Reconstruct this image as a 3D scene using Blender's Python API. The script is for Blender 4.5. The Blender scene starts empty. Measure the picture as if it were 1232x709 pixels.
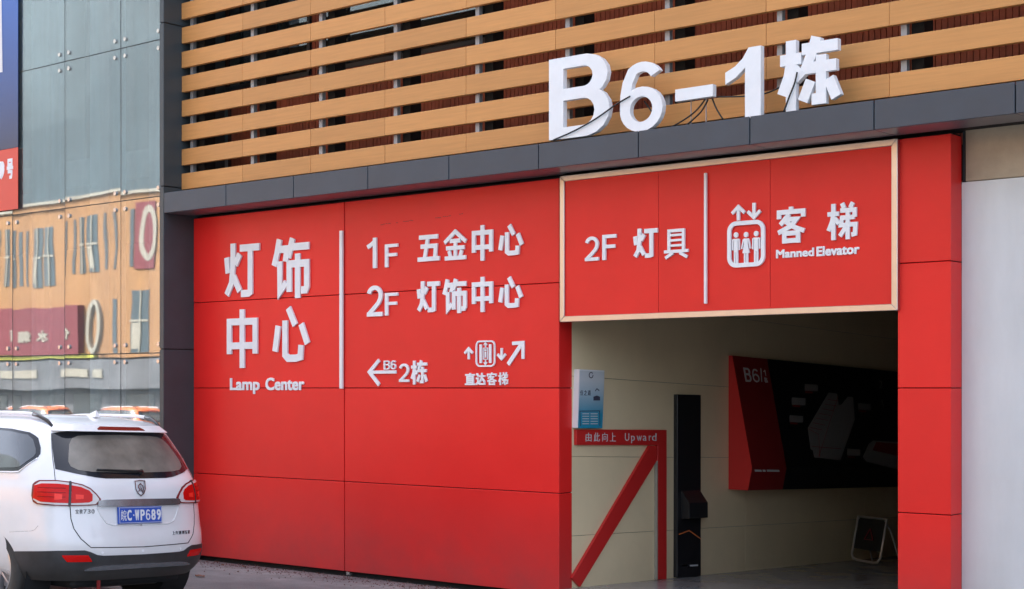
import bpy, bmesh, math, random
from mathutils import Vector, Matrix
from mathutils.bvhtree import BVHTree
random.seed(11)
S = bpy.context.scene
COL = S.collection
R = math.radians

# ------------------------------------------------------------------ camera
F_PX, CX, HOR = 1873.0, 616.0, 467.0            # focal length, centre, horizon (photo pixels)
TH = math.atan2(F_PX, 2216.0)                   # heading, to the left of the wall's normal
CAM_Z = 2.0
cam = bpy.data.cameras.new('camera'); camo = bpy.data.objects.new('camera', cam); COL.objects.link(camo)
cam.sensor_width = 36.0; cam.lens = 36.0*F_PX/1232.0
cam.shift_y = (HOR-354.5)/1232.0
cam.clip_start = .1; cam.clip_end = 2000
camo.location = (0, 0, CAM_Z); camo.rotation_euler = (R(90), 0, TH)
S.camera = camo

# ------------------------------------------------------------------ sky, sun, exposure
SUN_EL, SUN_AZ = R(47), R(-28)                  # azimuth from +Y (behind the building), towards -X
sd = Vector((math.sin(SUN_AZ)*math.cos(SUN_EL), math.cos(SUN_AZ)*math.cos(SUN_EL), math.sin(SUN_EL)))
W = bpy.data.worlds.new('World'); S.world = W; W.use_nodes = True
nt = W.node_tree; bg = nt.nodes['Background']
sky = nt.nodes.new('ShaderNodeTexSky'); sky.sky_type = 'NISHITA'; sky.sun_disc = False
sky.sun_elevation = SUN_EL; sky.sun_rotation = SUN_AZ
sky.air_density = .75; sky.dust_density = 6.0; sky.ozone_density = .35; sky.altitude = 50
hs = nt.nodes.new('ShaderNodeHueSaturation'); hs.inputs['Saturation'].default_value = .62    # thin high haze pales the blue
nt.links.new(sky.outputs[0], hs.inputs['Color']); nt.links.new(hs.outputs[0], bg.inputs[0]); bg.inputs[1].default_value = .15
sl = bpy.data.lights.new('sun', 'SUN'); sl.energy = 2.0; sl.angle = R(.8); sl.color = (1, .94, .86)
so = bpy.data.objects.new('sun', sl); COL.objects.link(so)
so.rotation_euler = sd.to_track_quat('Z', 'Y').to_euler()
S.view_settings.view_transform = 'Standard'; S.view_settings.look = 'None'
S.view_settings.gamma = 1; S.view_settings.exposure = 2.66
S.cycles.max_bounces = 8; S.cycles.use_denoising = True

# ------------------------------------------------------------------ frames: real planes in the place
CT, ST = math.cos(TH), math.sin(TH)
def ray(px, py):
    r = (px-CX)/F_PX
    return Vector((-ST+r*CT, CT+r*ST, (HOR-py)/F_PX))
CAM = Vector((0, 0, CAM_Z))
class Frame:
    def __init__(s, O, U, V, N):
        s.O, s.U, s.V, s.N = Vector(O), Vector(U).normalized(), Vector(V).normalized(), Vector(N).normalized()
    def uv(s, px, py):
        d = ray(px, py); t = (s.O-CAM).dot(s.N)/d.dot(s.N)
        p = CAM+d*t-s.O
        m = Matrix((s.U, s.V, s.N)).transposed().inverted()
        q = m @ p
        return q.x, q.y
    def p(s, u, v, n=0): return s.O+s.U*u+s.V*v+s.N*n
    def off(s, n): return Frame(s.O+s.N*n, s.U, s.V, s.N)
def XatY(px, Y):
    d = ray(px, HOR); return Y*d.x/d.y
def ZatY(px, py, Y):
    d = ray(px, py); return CAM_Z+d.z*Y/d.y
YW = 11.56                                       # red wall
WALL = Frame((0, YW, 0), (1, 0, 0), (0, 0, 1), (0, -1, 0))
XP = -9.19                                       # passage wall
SL = .037
PASS = Frame((XP, 0, 0), (0, 1, -SL), (0, 0, 1), (1, 0, 0))
def zin(Y): return .08-SL*(Y-11.84)
def zground(Y):
    if Y > 3: return -SL*(Y-11.5) if Y < 11.5 else 0.0
    zt = SL*8.5
    return -.35+(zt+.35)*max(0, 1-((3-Y)/16)**1.5) if Y > -13 else -.35

# ------------------------------------------------------------------ materials
MATS = {}
def mat(name, col, rough=.5, metal=0, noise=0, nscale=4, bump=0, bscale=60, coat=0, spec=.5, stretch=None, dirt=None, emit=None, r_noise=0, rnd=0):
    m = bpy.data.materials.new(name); m.use_nodes = True; n = m.node_tree.nodes; l = m.node_tree.links
    b = n['Principled BSDF']; c4 = (*col, 1)
    b.inputs['Base Color'].default_value = c4; b.inputs['Roughness'].default_value = rough
    b.inputs['Metallic'].default_value = metal; b.inputs['Coat Weight'].default_value = coat
    b.inputs['Coat Roughness'].default_value = .08
    b.inputs['Specular IOR Level'].default_value = spec
    tc = n.new('ShaderNodeTexCoord'); mp = n.new('ShaderNodeMapping'); l.new(tc.outputs['Object'], mp.inputs[0])
    if stretch: mp.inputs['Scale'].default_value = stretch
    cur = None
    if noise:
        t = n.new('ShaderNodeTexNoise'); t.inputs['Scale'].default_value = nscale; t.inputs['Detail'].default_value = 8
        t.inputs['Roughness'].default_value = .6
        l.new(mp.outputs[0], t.inputs[0])
        rp = n.new('ShaderNodeValToRGB'); rp.color_ramp.elements[0].position = .3; rp.color_ramp.elements[1].position = .7
        rp.color_ramp.elements[0].color = (*[c*(1-noise) for c in col], 1)
        rp.color_ramp.elements[1].color = (*[min(1, c*(1+noise)) for c in col], 1)
        l.new(t.outputs[0], rp.inputs[0]); l.new(rp.outputs[0], b.inputs['Base Color']); cur = rp.outputs[0]
        if r_noise:
            mr = n.new('ShaderNodeMapRange'); mr.inputs['To Min'].default_value = rough-r_noise; mr.inputs['To Max'].default_value = rough+r_noise
            l.new(t.outputs[0], mr.inputs[0]); l.new(mr.outputs[0], b.inputs['Roughness'])
    if rnd:                                       # board to board difference
        oi = n.new('ShaderNodeObjectInfo'); m3 = n.new('ShaderNodeMapRange'); m3.inputs[3].default_value = 1-rnd; m3.inputs[4].default_value = 1+rnd; l.new(oi.outputs['Random'], m3.inputs[0])
        vm = n.new('ShaderNodeVectorMath'); vm.operation = 'SCALE'; l.new(cur, vm.inputs[0]); l.new(m3.outputs[0], vm.inputs['Scale']); cur = vm.outputs[0]; l.new(cur, b.inputs['Base Color'])
    if dirt:                                      # (colour, z0, z1, strength): splash dirt from z0 up to z1, broken by noise
        dc, z0, z1, k = dirt
        ge = n.new('ShaderNodeNewGeometry'); sp = n.new('ShaderNodeSeparateXYZ'); l.new(ge.outputs['Position'], sp.inputs[0])
        mr = n.new('ShaderNodeMapRange'); mr.inputs[1].default_value = z0; mr.inputs[2].default_value = z1
        mr.inputs[3].default_value = 1; mr.inputs[4].default_value = 0; l.new(sp.outputs[2], mr.inputs[0])
        t2 = n.new('ShaderNodeTexNoise'); t2.inputs['Scale'].default_value = 2.2; t2.inputs['Detail'].default_value = 10; t2.inputs['Roughness'].default_value = .7
        l.new(ge.outputs['Position'], t2.inputs[0])
        mu = n.new('ShaderNodeMath'); mu.operation = 'MULTIPLY'; l.new(mr.outputs[0], mu.inputs[0]); l.new(t2.outputs[0], mu.inputs[1])
        m2 = n.new('ShaderNodeMath'); m2.operation = 'MULTIPLY'; m2.use_clamp = True; m2.inputs[1].default_value = k; l.new(mu.outputs[0], m2.inputs[0])
        mx = n.new('ShaderNodeMix'); mx.data_type = 'RGBA'; l.new(m2.outputs[0], mx.inputs[0])
        if cur: l.new(cur, mx.inputs[6])
        else: mx.inputs[6].default_value = c4
        mx.inputs[7].default_value = (*dc, 1); l.new(mx.outputs[2], b.inputs['Base Color'])
    if bump:
        t = n.new('ShaderNodeTexNoise'); t.inputs['Scale'].default_value = bscale; t.inputs['Detail'].default_value = 4
        l.new(mp.outputs[0], t.inputs[0])
        bp = n.new('ShaderNodeBump'); bp.inputs['Strength'].default_value = bump; bp.inputs['Distance'].default_value = .01
        l.new(t.outputs[0], bp.inputs['Height']); l.new(bp.outputs[0], b.inputs['Normal'])
    if emit:
        b.inputs['Emission Color'].default_value = (*emit[0], 1); b.inputs['Emission Strength'].default_value = emit[1]
    MATS[name] = m; return m
M = MATS
mat('red_panel', (.74, .021, .018), .36, noise=.05, nscale=1.3, bump=.10, bscale=1.6, spec=.28, r_noise=.08, rnd=.05,
    dirt=((.24, .06, .06), 0.0, .95, .85))
mat('red_sign', (.70, .020, .017), .35, noise=.05, nscale=2, spec=.28, bump=.06, bscale=2, rnd=.04)
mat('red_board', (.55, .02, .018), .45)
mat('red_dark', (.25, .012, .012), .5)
mat('white_letter', (.77, .80, .84), .5, noise=.05, nscale=5)
mat('white_trim', (.78, .78, .8), .4, noise=.04)
mat('slat', (.56, .27, .092), .5, noise=.09, nscale=3.0, stretch=(.6, 1, 14), bump=.05, bscale=12, spec=.3, rnd=.07)
mat('fascia_grey', (.046, .060, .080), .40, noise=.08, nscale=3, spec=.4, r_noise=.05)
mat('pilaster_grey', (.045, .058, .066), .35, noise=.1, nscale=2.5, spec=.4, dirt=((.12, .11, .11), 0, 1.6, .6))
mat('soffit_grey', (.13, .13, .145), .3, spec=.6)
mat('gap_black', (.008, .008, .009), .8)
mat('champagne_metal', (.50, .485, .46), .33, metal=1, noise=.05, nscale=5)
mat('steel_post', (.30, .32, .35), .45, metal=.3)
mat('rib_brown', (.44, .105, .050), .65, noise=.25, nscale=2.2)
mat('rib_joint', (.07, .02, .012), .8)
mat('window_frame', (.03, .03, .035), .4)
mat('room_grey', (.16, .14, .12), .8, noise=.3, nscale=1)
mat('cream_tile', (.76, .61, .385), .38, noise=.07, nscale=.9, bump=.02, bscale=30, spec=.4, dirt=((.28, .22, .16), -.3, .5, .5))
mat('passage_floor', (.30, .28, .28), .22, noise=.1, nscale=2, spec=.5, r_noise=.08)
mat('passage_dark', (.05, .045, .04), .7)
mat('white_wall', (.63, .665, .69), .5, noise=.10, nscale=.9, stretch=(2.2, 1, .7), bump=.05, bscale=8, dirt=((.45, .43, .40), 0, 4, .35))
mat('beige_panel', (.40, .335, .25), .42, noise=.2, nscale=2.4, spec=.4)
mat('black_plastic', (.015, .015, .016), .35)
mat('black_board', (.012, .012, .014), .28)
mat('cable_black', (.01, .01, .01), .5)
mat('poster_white', (.72, .72, .74), .3)
mat('print_grey', (.55, .55, .56), .5)
mat('print_dim', (.27, .255, .25), .5)
mat('frame_cream', (.30, .27, .22), .6)
mat('print_dark', (.05, .05, .08), .5)
mat('print_teal', (.02, .28, .42), .3)
mat('print_orange', (.75, .2, .05), .5)
mat('chrome', (.7, .7, .72), .12, metal=1)
mat('steel_tube', (.55, .53, .52), .38, metal=.4)
mat('bolt', (.62, .58, .54), .25, metal=.8)
mat('car_white', (.76, .76, .78), .26, noise=.03, nscale=3, coat=.7, spec=.5, dirt=((.42, .37, .30), .15, 1.15, .75))
mat('car_orange', (.75, .16, .03), .3, coat=.6)
mat('car_trim', (.028, .028, .031), .5, noise=.35, nscale=6, bump=.05, bscale=200, dirt=((.16, .13, .10), .1, .62, 1.1))
mat('car_frit', (.012, .013, .018), .12, spec=.6)
mat('car_glass', (.17, .155, .135), .3, noise=.42, nscale=3.2, spec=.5)
mat('car_side_glass', (.045, .05, .055), .04, spec=.9, coat=.6)
mat('lamp_red', (.58, .006, .005), .22, spec=.22)
mat('lamp_red_deep', (.26, .004, .004), .25, spec=.2)
mat('lamp_bright', (.9, .035, .02), .2, spec=.3)
mat('lamp_clear', (.60, .56, .56), .15, coat=.4, spec=.6)
mat('lamp_dark', (.16, .006, .008), .2, coat=.2)
mat('rubber', (.022, .022, .023), .8, noise=.3, nscale=20, dirt=((.14, .12, .10), 0, .9, .7))
mat('alloy', (.50, .50, .52), .28, metal=.9)
mat('plate_blue', (.02, .08, .42), .4)
mat('bar_chrome', (.30, .30, .32), .25, metal=.8, noise=.15, nscale=20)
mat('orange_render', (.31, .155, .062), .8, noise=.14, nscale=.3)
mat('maroon', (.16, .022, .03), .6)
mat('shop_grey', (.12, .12, .13), .6, noise=.3, nscale=.5)
mat('hall_grey', (.060, .086, .100), .5, noise=.35, nscale=.06)
mat('hall_grey_dark', (.085, .115, .13), .5, noise=.4, nscale=.03)
mat('concrete', (.40, .40, .39), .8, noise=.12, nscale=2)
mat('banner_blue', (.03, .10, .42), .45)
mat('banner_red', (.68, .07, .04), .45)
mat('leaf_brown', (.16, .06, .03), .8)
mat('sealant', (.02, .025, .03), .6)

def asphalt():
    m = bpy.data.materials.new('asphalt'); m.use_nodes = True; n = m.node_tree.nodes; l = m.node_tree.links
    b = n['Principled BSDF']; b.inputs['Roughness'].default_value = .75
    ge = n.new('ShaderNodeNewGeometry')
    def noise(sc, det=8, ro=.6):
        t = n.new('ShaderNodeTexNoise'); t.inputs['Scale'].default_value = sc; t.inputs['Detail'].default_value = det; t.inputs['Roughness'].default_value = ro
        l.new(ge.outputs['Position'], t.inputs[0]); return t.outputs[0]
    def ramp(src, p0, c0, p1, c1):
        r = n.new('ShaderNodeValToRGB'); r.color_ramp.elements[0].position = p0; r.color_ramp.elements[0].color = (*c0, 1)
        r.color_ramp.elements[1].position = p1; r.color_ramp.elements[1].color = (*c1, 1); l.new(src, r.inputs[0]); return r.outputs[0]
    def mix(f, a, c):
        x = n.new('ShaderNodeMix'); x.data_type = 'RGBA'; l.new(f, x.inputs[0]); l.new(a, x.inputs[6]); l.new(c, x.inputs[7]); return x.outputs[2]
    base = ramp(noise(1.3), .35, (.098, .108, .110), .68, (.18, .19, .19))
    pale = ramp(noise(5), .3, (.165, .17, .16), .7, (.33, .335, .32))
    sp = n.new('ShaderNodeSeparateXYZ'); l.new(ge.outputs['Position'], sp.inputs[0])
    mr = n.new('ShaderNodeMapRange'); mr.inputs[1].default_value = 9.9; mr.inputs[2].default_value = 11.2; l.new(sp.outputs[1], mr.inputs[0])
    ad = n.new('ShaderNodeMath'); ad.operation = 'MULTIPLY'; l.new(mr.outputs[0], ad.inputs[0])
    l.new(ramp(noise(.9, 10, .7), .36, (0, 0, 0), .56, (1, 1, 1)), ad.inputs[1])
    c1 = mix(ad.outputs[0], base, pale)
    wet = n.new('ShaderNodeMath'); wet.operation = 'MULTIPLY'; wet.inputs[1].default_value = .75
    l.new(ramp(noise(.55, 12, .75), .56, (0, 0, 0), .66, (1, 1, 1)), wet.inputs[0])
    c1 = mix(wet.outputs[0], c1, ramp(noise(14), .2, (.05, .055, .057), .8, (.10, .105, .107)))
    grit = ramp(noise(90, 2), .3, (.5, .5, .5), .75, (1.3, 1.3, 1.3))
    mm = n.new('ShaderNodeMix'); mm.data_type = 'RGBA'; mm.blend_type = 'MULTIPLY'; mm.inputs[0].default_value = .6
    l.new(c1, mm.inputs[6]); l.new(grit, mm.inputs[7]); l.new(mm.outputs[2], b.inputs['Base Color'])
    bp = n.new('ShaderNodeBump'); bp.inputs['Strength'].default_value = .5; bp.inputs['Distance'].default_value = .01
    l.new(noise(45, 5), bp.inputs['Height']); l.new(bp.outputs[0], b.inputs['Normal'])
    MATS['asphalt'] = m
asphalt()
def glass(name, tint, fac, dust_bands, bump=.0045):
    m = bpy.data.materials.new(name); m.use_nodes = True; n = m.node_tree.nodes; l = m.node_tree.links
    for x in list(n):
        if x.type == 'BSDF_PRINCIPLED': n.remove(x)
    out = [x for x in n if x.type == 'OUTPUT_MATERIAL'][0]
    tr = n.new('ShaderNodeBsdfTransparent'); tr.inputs[0].default_value = (*tint, 1)
    df = n.new('ShaderNodeBsdfDiffuse'); df.inputs[0].default_value = (.15, .18, .185, 1)
    gl = n.new('ShaderNodeBsdfGlossy'); gl.inputs['Roughness'].default_value = .015; gl.inputs[0].default_value = (.92, .97, 1, 1)
    ge = n.new('ShaderNodeNewGeometry')
    t = n.new('ShaderNodeTexNoise'); t.inputs['Scale'].default_value = .9; t.inputs['Detail'].default_value = 1.5
    l.new(ge.outputs['Position'], t.inputs[0])
    bp = n.new('ShaderNodeBump'); bp.inputs['Strength'].default_value = bump*10; bp.inputs['Distance'].default_value = .03
    l.new(t.outputs[0], bp.inputs['Height']); l.new(bp.outputs[0], gl.inputs['Normal'])
    t3 = n.new('ShaderNodeTexNoise'); t3.inputs['Scale'].default_value = 1.5; t3.inputs['Detail'].default_value = 9
    mp = n.new('ShaderNodeMapping'); mp.inputs['Scale'].default_value = (2.2, 2.2, .12); l.new(ge.outputs['Position'], mp.inputs[0]); l.new(mp.outputs[0], t3.inputs[0])
    mr = n.new('ShaderNodeMapRange'); mr.inputs[1].default_value = .3; mr.inputs[2].default_value = .7; mr.inputs[3].default_value = dust_bands*.3; mr.inputs[4].default_value = dust_bands*1.9; l.new(t3.outputs[0], mr.inputs[0])  # pale upright streaks mixed into the dust imitate light bands in the glass
    a = n.new('ShaderNodeMixShader'); l.new(mr.outputs[0], a.inputs[0]); l.new(tr.outputs[0], a.inputs[1]); l.new(df.outputs[0], a.inputs[2])
    b = n.new('ShaderNodeMixShader'); b.inputs[0].default_value = fac; l.new(a.outputs[0], b.inputs[1]); l.new(gl.outputs[0], b.inputs[2])
    l.new(b.outputs[0], out.inputs[0]); MATS[name] = m
glass('curtain_glass', (.72, .80, .82), .25, .26)
glass('pane_glass', (.5, .5, .5), .2, .15)
def grad_mat(name, c0, c1, z0, z1):
    m = mat(name, c0, .35); n = m.node_tree.nodes; l = m.node_tree.links
    ge = n.new('ShaderNodeNewGeometry'); sp = n.new('ShaderNodeSeparateXYZ'); l.new(ge.outputs['Position'], sp.inputs[0])
    mr = n.new('ShaderNodeMapRange'); mr.inputs[1].default_value = z0; mr.inputs[2].default_value = z1; l.new(sp.outputs[2], mr.inputs[0])
    rp = n.new('ShaderNodeValToRGB'); rp.color_ramp.elements[0].color = (*c0, 1); rp.color_ramp.elements[1].color = (*c1, 1)
    l.new(mr.outputs[0], rp.inputs[0]); l.new(rp.outputs[0], n['Principled BSDF'].inputs['Base Color'])

# ------------------------------------------------------------------ helpers
def link(name, me, m, parent=None):
    o = bpy.data.objects.new(name, me); COL.objects.link(o)
    if m: me.materials.append(M[m] if isinstance(m, str) else m)
    if parent: o.parent = parent
    return o
def thing(name, label, cat, loc=(0, 0, 0), group=None):
    o = bpy.data.objects.new(name, None); COL.objects.link(o); o.location = loc; o.empty_display_size = .2
    o['label'] = label; o['category'] = cat
    if group: o['group'] = group
    return o
def tag(o, label=None, cat=None, group=None, kind=None):
    if label: o['label'] = label
    if cat: o['category'] = cat
    if group: o['group'] = group
    if kind: o['kind'] = kind
    return o
class MB:
    def __init__(s): s.v, s.f = [], []
    def add(s, vs, fs):
        k = len(s.v); s.v += [Vector(v) for v in vs]; s.f += [tuple(i+k for i in f) for f in fs]
    def box(s, x0, x1, y0, y1, z0, z1):
        s.add([(x0, y0, z0), (x1, y0, z0), (x1, y1, z0), (x0, y1, z0), (x0, y0, z1), (x1, y0, z1), (x1, y1, z1), (x0, y1, z1)],
              [(0, 3, 2, 1), (4, 5, 6, 7), (0, 1, 5, 4), (1, 2, 6, 5), (2, 3, 7, 6), (3, 0, 4, 7)])
    def hexa(s, p): s.add(p, [(0, 3, 2, 1), (4, 5, 6, 7), (0, 1, 5, 4), (1, 2, 6, 5), (2, 3, 7, 6), (3, 0, 4, 7)])
    def poly(s, fr, pts, n0, n1):                 # prism of a 2-D polygon (u,v) on a frame
        k = len(pts); s.add([fr.p(u, v, n1) for u, v in pts]+[fr.p(u, v, n0) for u, v in pts],
              [tuple(range(k)), tuple(range(2*k-1, k-1, -1))]+[(i, i+k, (i+1) % k+k, (i+1) % k) for i in range(k)])
    def ribbon(s, fr, pts, w, n0, n1, closed=False, tw=None):   # stroke of width w (or (wu,wv)) along a path
        P = [Vector(p) for p in pts]; k = len(P); L, Rr = [], []
        sx, sy = (w if isinstance(w, tuple) else (w, w))
        for i in range(k):
            a = P[i-1] if (i > 0 or closed) else None; b = P[(i+1) % k] if (i < k-1 or closed) else None
            da = Vector(((P[i].x-a.x)/sx, (P[i].y-a.y)/sy)).normalized() if a is not None else None
            db = Vector(((b.x-P[i].x)/sx, (b.y-P[i].y)/sy)).normalized() if b is not None else None
            if da is None: da = db
            if db is None: db = da
            m = (da+db)
            m = m.normalized() if m.length > 1e-6 else da
            nrm = Vector((-m.y, m.x)); c = max(.45, abs(nrm.dot(Vector((-da.y, da.x)))))
            o = nrm*(.5/c); o = Vector((o.x*sx, o.y*sy))
            L.append(P[i]+o); Rr.append(P[i]-o)
        vs = [fr.p(q.x, q.y, n1) for q in L]+[fr.p(q.x, q.y, n1) for q in Rr]+[fr.p(q.x, q.y, n0) for q in L]+[fr.p(q.x, q.y, n0) for q in Rr]
        fs = []
        for i in range(k if closed else k-1):
            j = (i+1) % k
            fs += [(i, k+i, k+j, j), (2*k+i, 2*k+j, 3*k+j, 3*k+i), (i, j, 2*k+j, 2*k+i), (k+i, 3*k+i, 3*k+j, k+j)]
        if not closed: fs += [(0, 2*k, 3*k, k), (k-1, 2*k-1, 4*k-1, 3*k-1)]
        s.add(vs, fs)
    def tube(s, pts, r, n=8, caps=True):
        P = [Vector(p) for p in pts]; k = len(P); vs = []; up = Vector((0, 0, 1)); prev = None
        for i in range(k):
            d = (P[min(i+1, k-1)]-P[max(i-1, 0)]).normalized()
            if prev is None:
                a = d.cross(up); a = a if a.length > .1 else d.cross(Vector((1, 0, 0)))
            else: a = prev-d*prev.dot(d)
            a.normalize(); prev = a; b = d.cross(a)
            rr = r[i] if isinstance(r, (list, tuple)) else r
            vs += [P[i]+a*rr*math.cos(2*math.pi*j/n)+b*rr*math.sin(2*math.pi*j/n) for j in range(n)]
        fs = [(i*n+j, i*n+(j+1) % n, (i+1)*n+(j+1) % n, (i+1)*n+j) for i in range(k-1) for j in range(n)]
        if caps: fs += [tuple(range(n-1, -1, -1)), tuple(range((k-1)*n, k*n))]
        s.add(vs, fs)
    def cyl(s, c, axis, r, h, n=16):
        c = Vector(c); a = Vector(axis).normalized(); s.tube([c-a*h/2, c+a*h/2], r, n)
    def lathe(s, c, axis, prof, n=32, ang0=0):    # prof: (radius, offset along axis)
        a = Vector(axis).normalized(); u = a.cross(Vector((0, 0, 1))).normalized(); w = a.cross(u); c = Vector(c); k = len(prof); vs = []
        for j in range(n):
            t = 2*math.pi*j/n; d = u*math.cos(t)+w*math.sin(t)
            vs += [c+d*r+a*h for r, h in prof]
        s.add(vs, [(j*k+i, j*k+i+1, ((j+1) % n)*k+i+1, ((j+1) % n)*k+i) for j in range(n) for i in range(k-1)])
    def mesh(s, name='m', smooth=False, bevel=0, fix=True):
        me = bpy.data.meshes.new(name); me.from_pydata([tuple(v) for v in s.v], [], s.f); me.update()
        bm = bmesh.new(); bm.from_mesh(me)
        if bevel: bmesh.ops.bevel(bm, geom=bm.edges[:], offset=bevel, segments=1, affect='EDGES', profile=.5)
        if fix: bmesh.ops.recalc_face_normals(bm, faces=bm.faces[:])
        bm.to_mesh(me); bm.free()
        if smooth:
            for p in me.polygons: p.use_smooth = True
        return me
    def build(s, name, m, parent=None, smooth=False, bevel=0):
        o = link(name, s.mesh(name, smooth, bevel), m, parent)
        return o
def box(name, m, parent, x0, x1, y0, y1, z0, z1, bevel=0):
    b = MB(); b.box(x0, x1, y0, y1, z0, z1); return b.build(name, m, parent, bevel=bevel)
def smooth_angle(o, a=35):
    me = o.data
    for p in me.polygons: p.use_smooth = True
    bm = bmesh.new(); bm.from_mesh(me)
    for e in bm.edges:
        if len(e.link_faces) == 2 and e.calc_face_angle(0) > R(a): e.smooth = False
    bm.to_mesh(me); bm.free()

# ---- lettering: strokes of the interface font, thickened by staggered copies
_gc = {}
def glyph(ch, res=3):
    if ch in _gc: return _gc[ch]
    c = bpy.data.curves.new('g', 'FONT'); c.body = ch; c.size = 1; c.resolution_u = res; c.extrude = .5
    o = bpy.data.objects.new('g', c); COL.objects.link(o)
    dg = bpy.context.evaluated_depsgraph_get(); me = bpy.data.meshes.new_from_object(o.evaluated_get(dg))
    vs = [v.co.copy() for v in me.vertices]; fs = [tuple(p.vertices) for p in me.polygons]
    bpy.data.objects.remove(o); bpy.data.curves.remove(c); bpy.data.meshes.remove(me)
    xs = [v.x for v in vs]; ys = [v.y for v in vs]
    _gc[ch] = (vs, fs, min(xs), max(xs), min(ys), max(ys)); return _gc[ch]
def put_glyph(b, fr, ch, u0, u1, v0, v1, n0, n1, bold=0):
    vs, fs, x0, x1, y0, y1 = glyph(ch)
    sh = [(0, 0)] if not bold else [(0, 0), (-1, -.97), (1.03, -1), (-.96, 1.02), (.99, .95)]
    u0 += bold; u1 -= bold; v0 += bold; v1 -= bold
    for i, (a, c) in enumerate(sh):
        d = .0005*i
        b.add([fr.p(u0+(v.x-x0)/(x1-x0)*(u1-u0)+a*bold, v0+(v.y-y0)/(y1-y0)*(v1-v0)+c*bold, (n1-d) if v.z > 0 else n0) for v in vs], fs)
def arc(cx, cy, rx, ry, a0, a1, n=10):
    return [(cx+rx*math.cos(R(a0+(a1-a0)*i/n)), cy+ry*math.sin(R(a0+(a1-a0)*i/n))) for i in range(n+1)]
LAT = {   # hand-drawn grotesque letters in a unit box: (closed?, centre-line), stroke width .2 of the width
 '1': [(0, [(.62, 0), (.62, 1)]), (0, [(.66, .90), (.45, .80), (.12, .70)])],
 '2': [(0, arc(.5, .68, .39, .25, 165, 0, 12)+[(.86, .56), (.74, .43), (.42, .24), (.22, .13), (.12, .07)]), (0, [(0, .065), (1, .065)])],
 'F': [(0, [(.12, 0), (.12, 1)]), (0, [(.2, .93), (1, .93)]), (0, [(.2, .53), (.92, .53)])],
 'B': [(0, [(.12, 0), (.12, 1)]), (0, [(.2, .93), (.55, .93)]+arc(.60, .735, .27, .195, 85, -85, 8)+[(.55, .54), (.2, .54)]),
       (0, [(.2, .535), (.58, .535)]+arc(.60, .30, .30, .235, 85, -85, 8)+[(.58, .065), (.2, .065)])],
 '6': [(1, arc(.5, .32, .39, .255, 0, 345, 24)), (0, arc(.52, .70, .36, .235, 28, 130, 8)+[(.17, .72), (.12, .55), (.11, .34)])],
}
HAN = {
 '栋': [[(0, .73), (.37, .73)], [(.19, 1), (.19, 0)], [(.19, .70), (.15, .5), (.03, .24)], [(.23, .60), (.37, .44)], [(.38, .85), (1, .85)], [(.63, 1), (.56, .8), (.45, .575), (.97, .575)], [(.71, .74), (.71, .06), (.55, .06)], [(.53, .40), (.39, .12)], [(.84, .40), (.97, .12)]],
 '灯': [[(.05, .76), (.09, .48)], [(.235, 1), (.235, .60), (.19, .30), (.05, .04)], [(.43, .80), (.30, .62)], [(.25, .42), (.43, .15)], [(.44, .905), (1, .905)], [(.735, .90), (.735, .13), (.68, .05), (.47, .05)]],
 '饰': [[(.17, 1), (.10, .76), (.02, .56)], [(.13, .83), (.385, .83), (.34, .62)], [(.18, .63), (.18, .06), (.36, .27)], [(.54, 1), (.42, .68)], [(.50, .855), (1, .855)], [(.445, .11), (.445, .575), (.935, .575), (.935, .18), (.90, .13), (.78, .13)], [(.68, .74), (.68, 0)]],
 '中': [[(.08, .24), (.08, .79), (.92, .79), (.92, .24)], [(.08, .38), (.92, .38)], [(.5, 1), (.5, 0)]],
 '心': [[(.15, .68), (.06, .24)], [(.34, .77), (.34, .18), (.42, .065), (.64, .065), (.76, .14), (.78, .34)], [(.43, .98), (.62, .68)], [(.78, .70), (.95, .36)]],
 '五': [[(.07, .94), (.93, .94)], [(.14, .56), (.83, .56), (.79, .06)], [(.47, .94), (.31, .06)], [(0, .06), (1, .06)]],
 '金': [[(.03, .58), (.5, .95), (.97, .58)], [(.27, .62), (.73, .62)], [(.10, .41), (.90, .41)], [(.5, .60), (.5, .06)], [(.04, .055), (.96, .055)], [(.22, .33), (.29, .13)], [(.78, .33), (.70, .13)]],
 '客': [[(.5, 1), (.5, .87)], [(.06, .68), (.06, .86), (.94, .86), (.94, .70)], [(.43, .80), (.11, .52)], [(.36, .655), (.70, .655), (.50, .47), (.03, .30)], [(.30, .60), (.62, .43), (.97, .32)], [(.25, .0), (.25, .275), (.75, .275), (.75, .0)], [(.25, .07), (.75, .07)]],
 '梯': [[(0, .72), (.39, .72)], [(.20, 1), (.20, 0)], [(.20, .68), (.15, .5), (.03, .26)], [(.24, .60), (.39, .44)], [(.50, 1), (.57, .86)], [(.87, 1), (.78, .86)], [(.44, .80), (.93, .80), (.93, .60)], [(.93, .60), (.50, .60), (.455, .40), (.96, .40), (.94, .14), (.82, .12)], [(.69, .82), (.69, 0)], [(.66, .38), (.42, .10)]],
 '具': [[(.2, .28), (.2, .95), (.8, .95), (.8, .28)], [(.2, .77), (.8, .77)], [(.2, .61), (.8, .61)], [(.2, .45), (.8, .45)], [(0, .27), (1, .27)], [(.36, .22), (.05, .035)], [(.64, .22), (.95, .035)]],
}
HW = {'具': .085, '客': .115, '梯': .108, '金': .105, '栋': .112}
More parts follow.
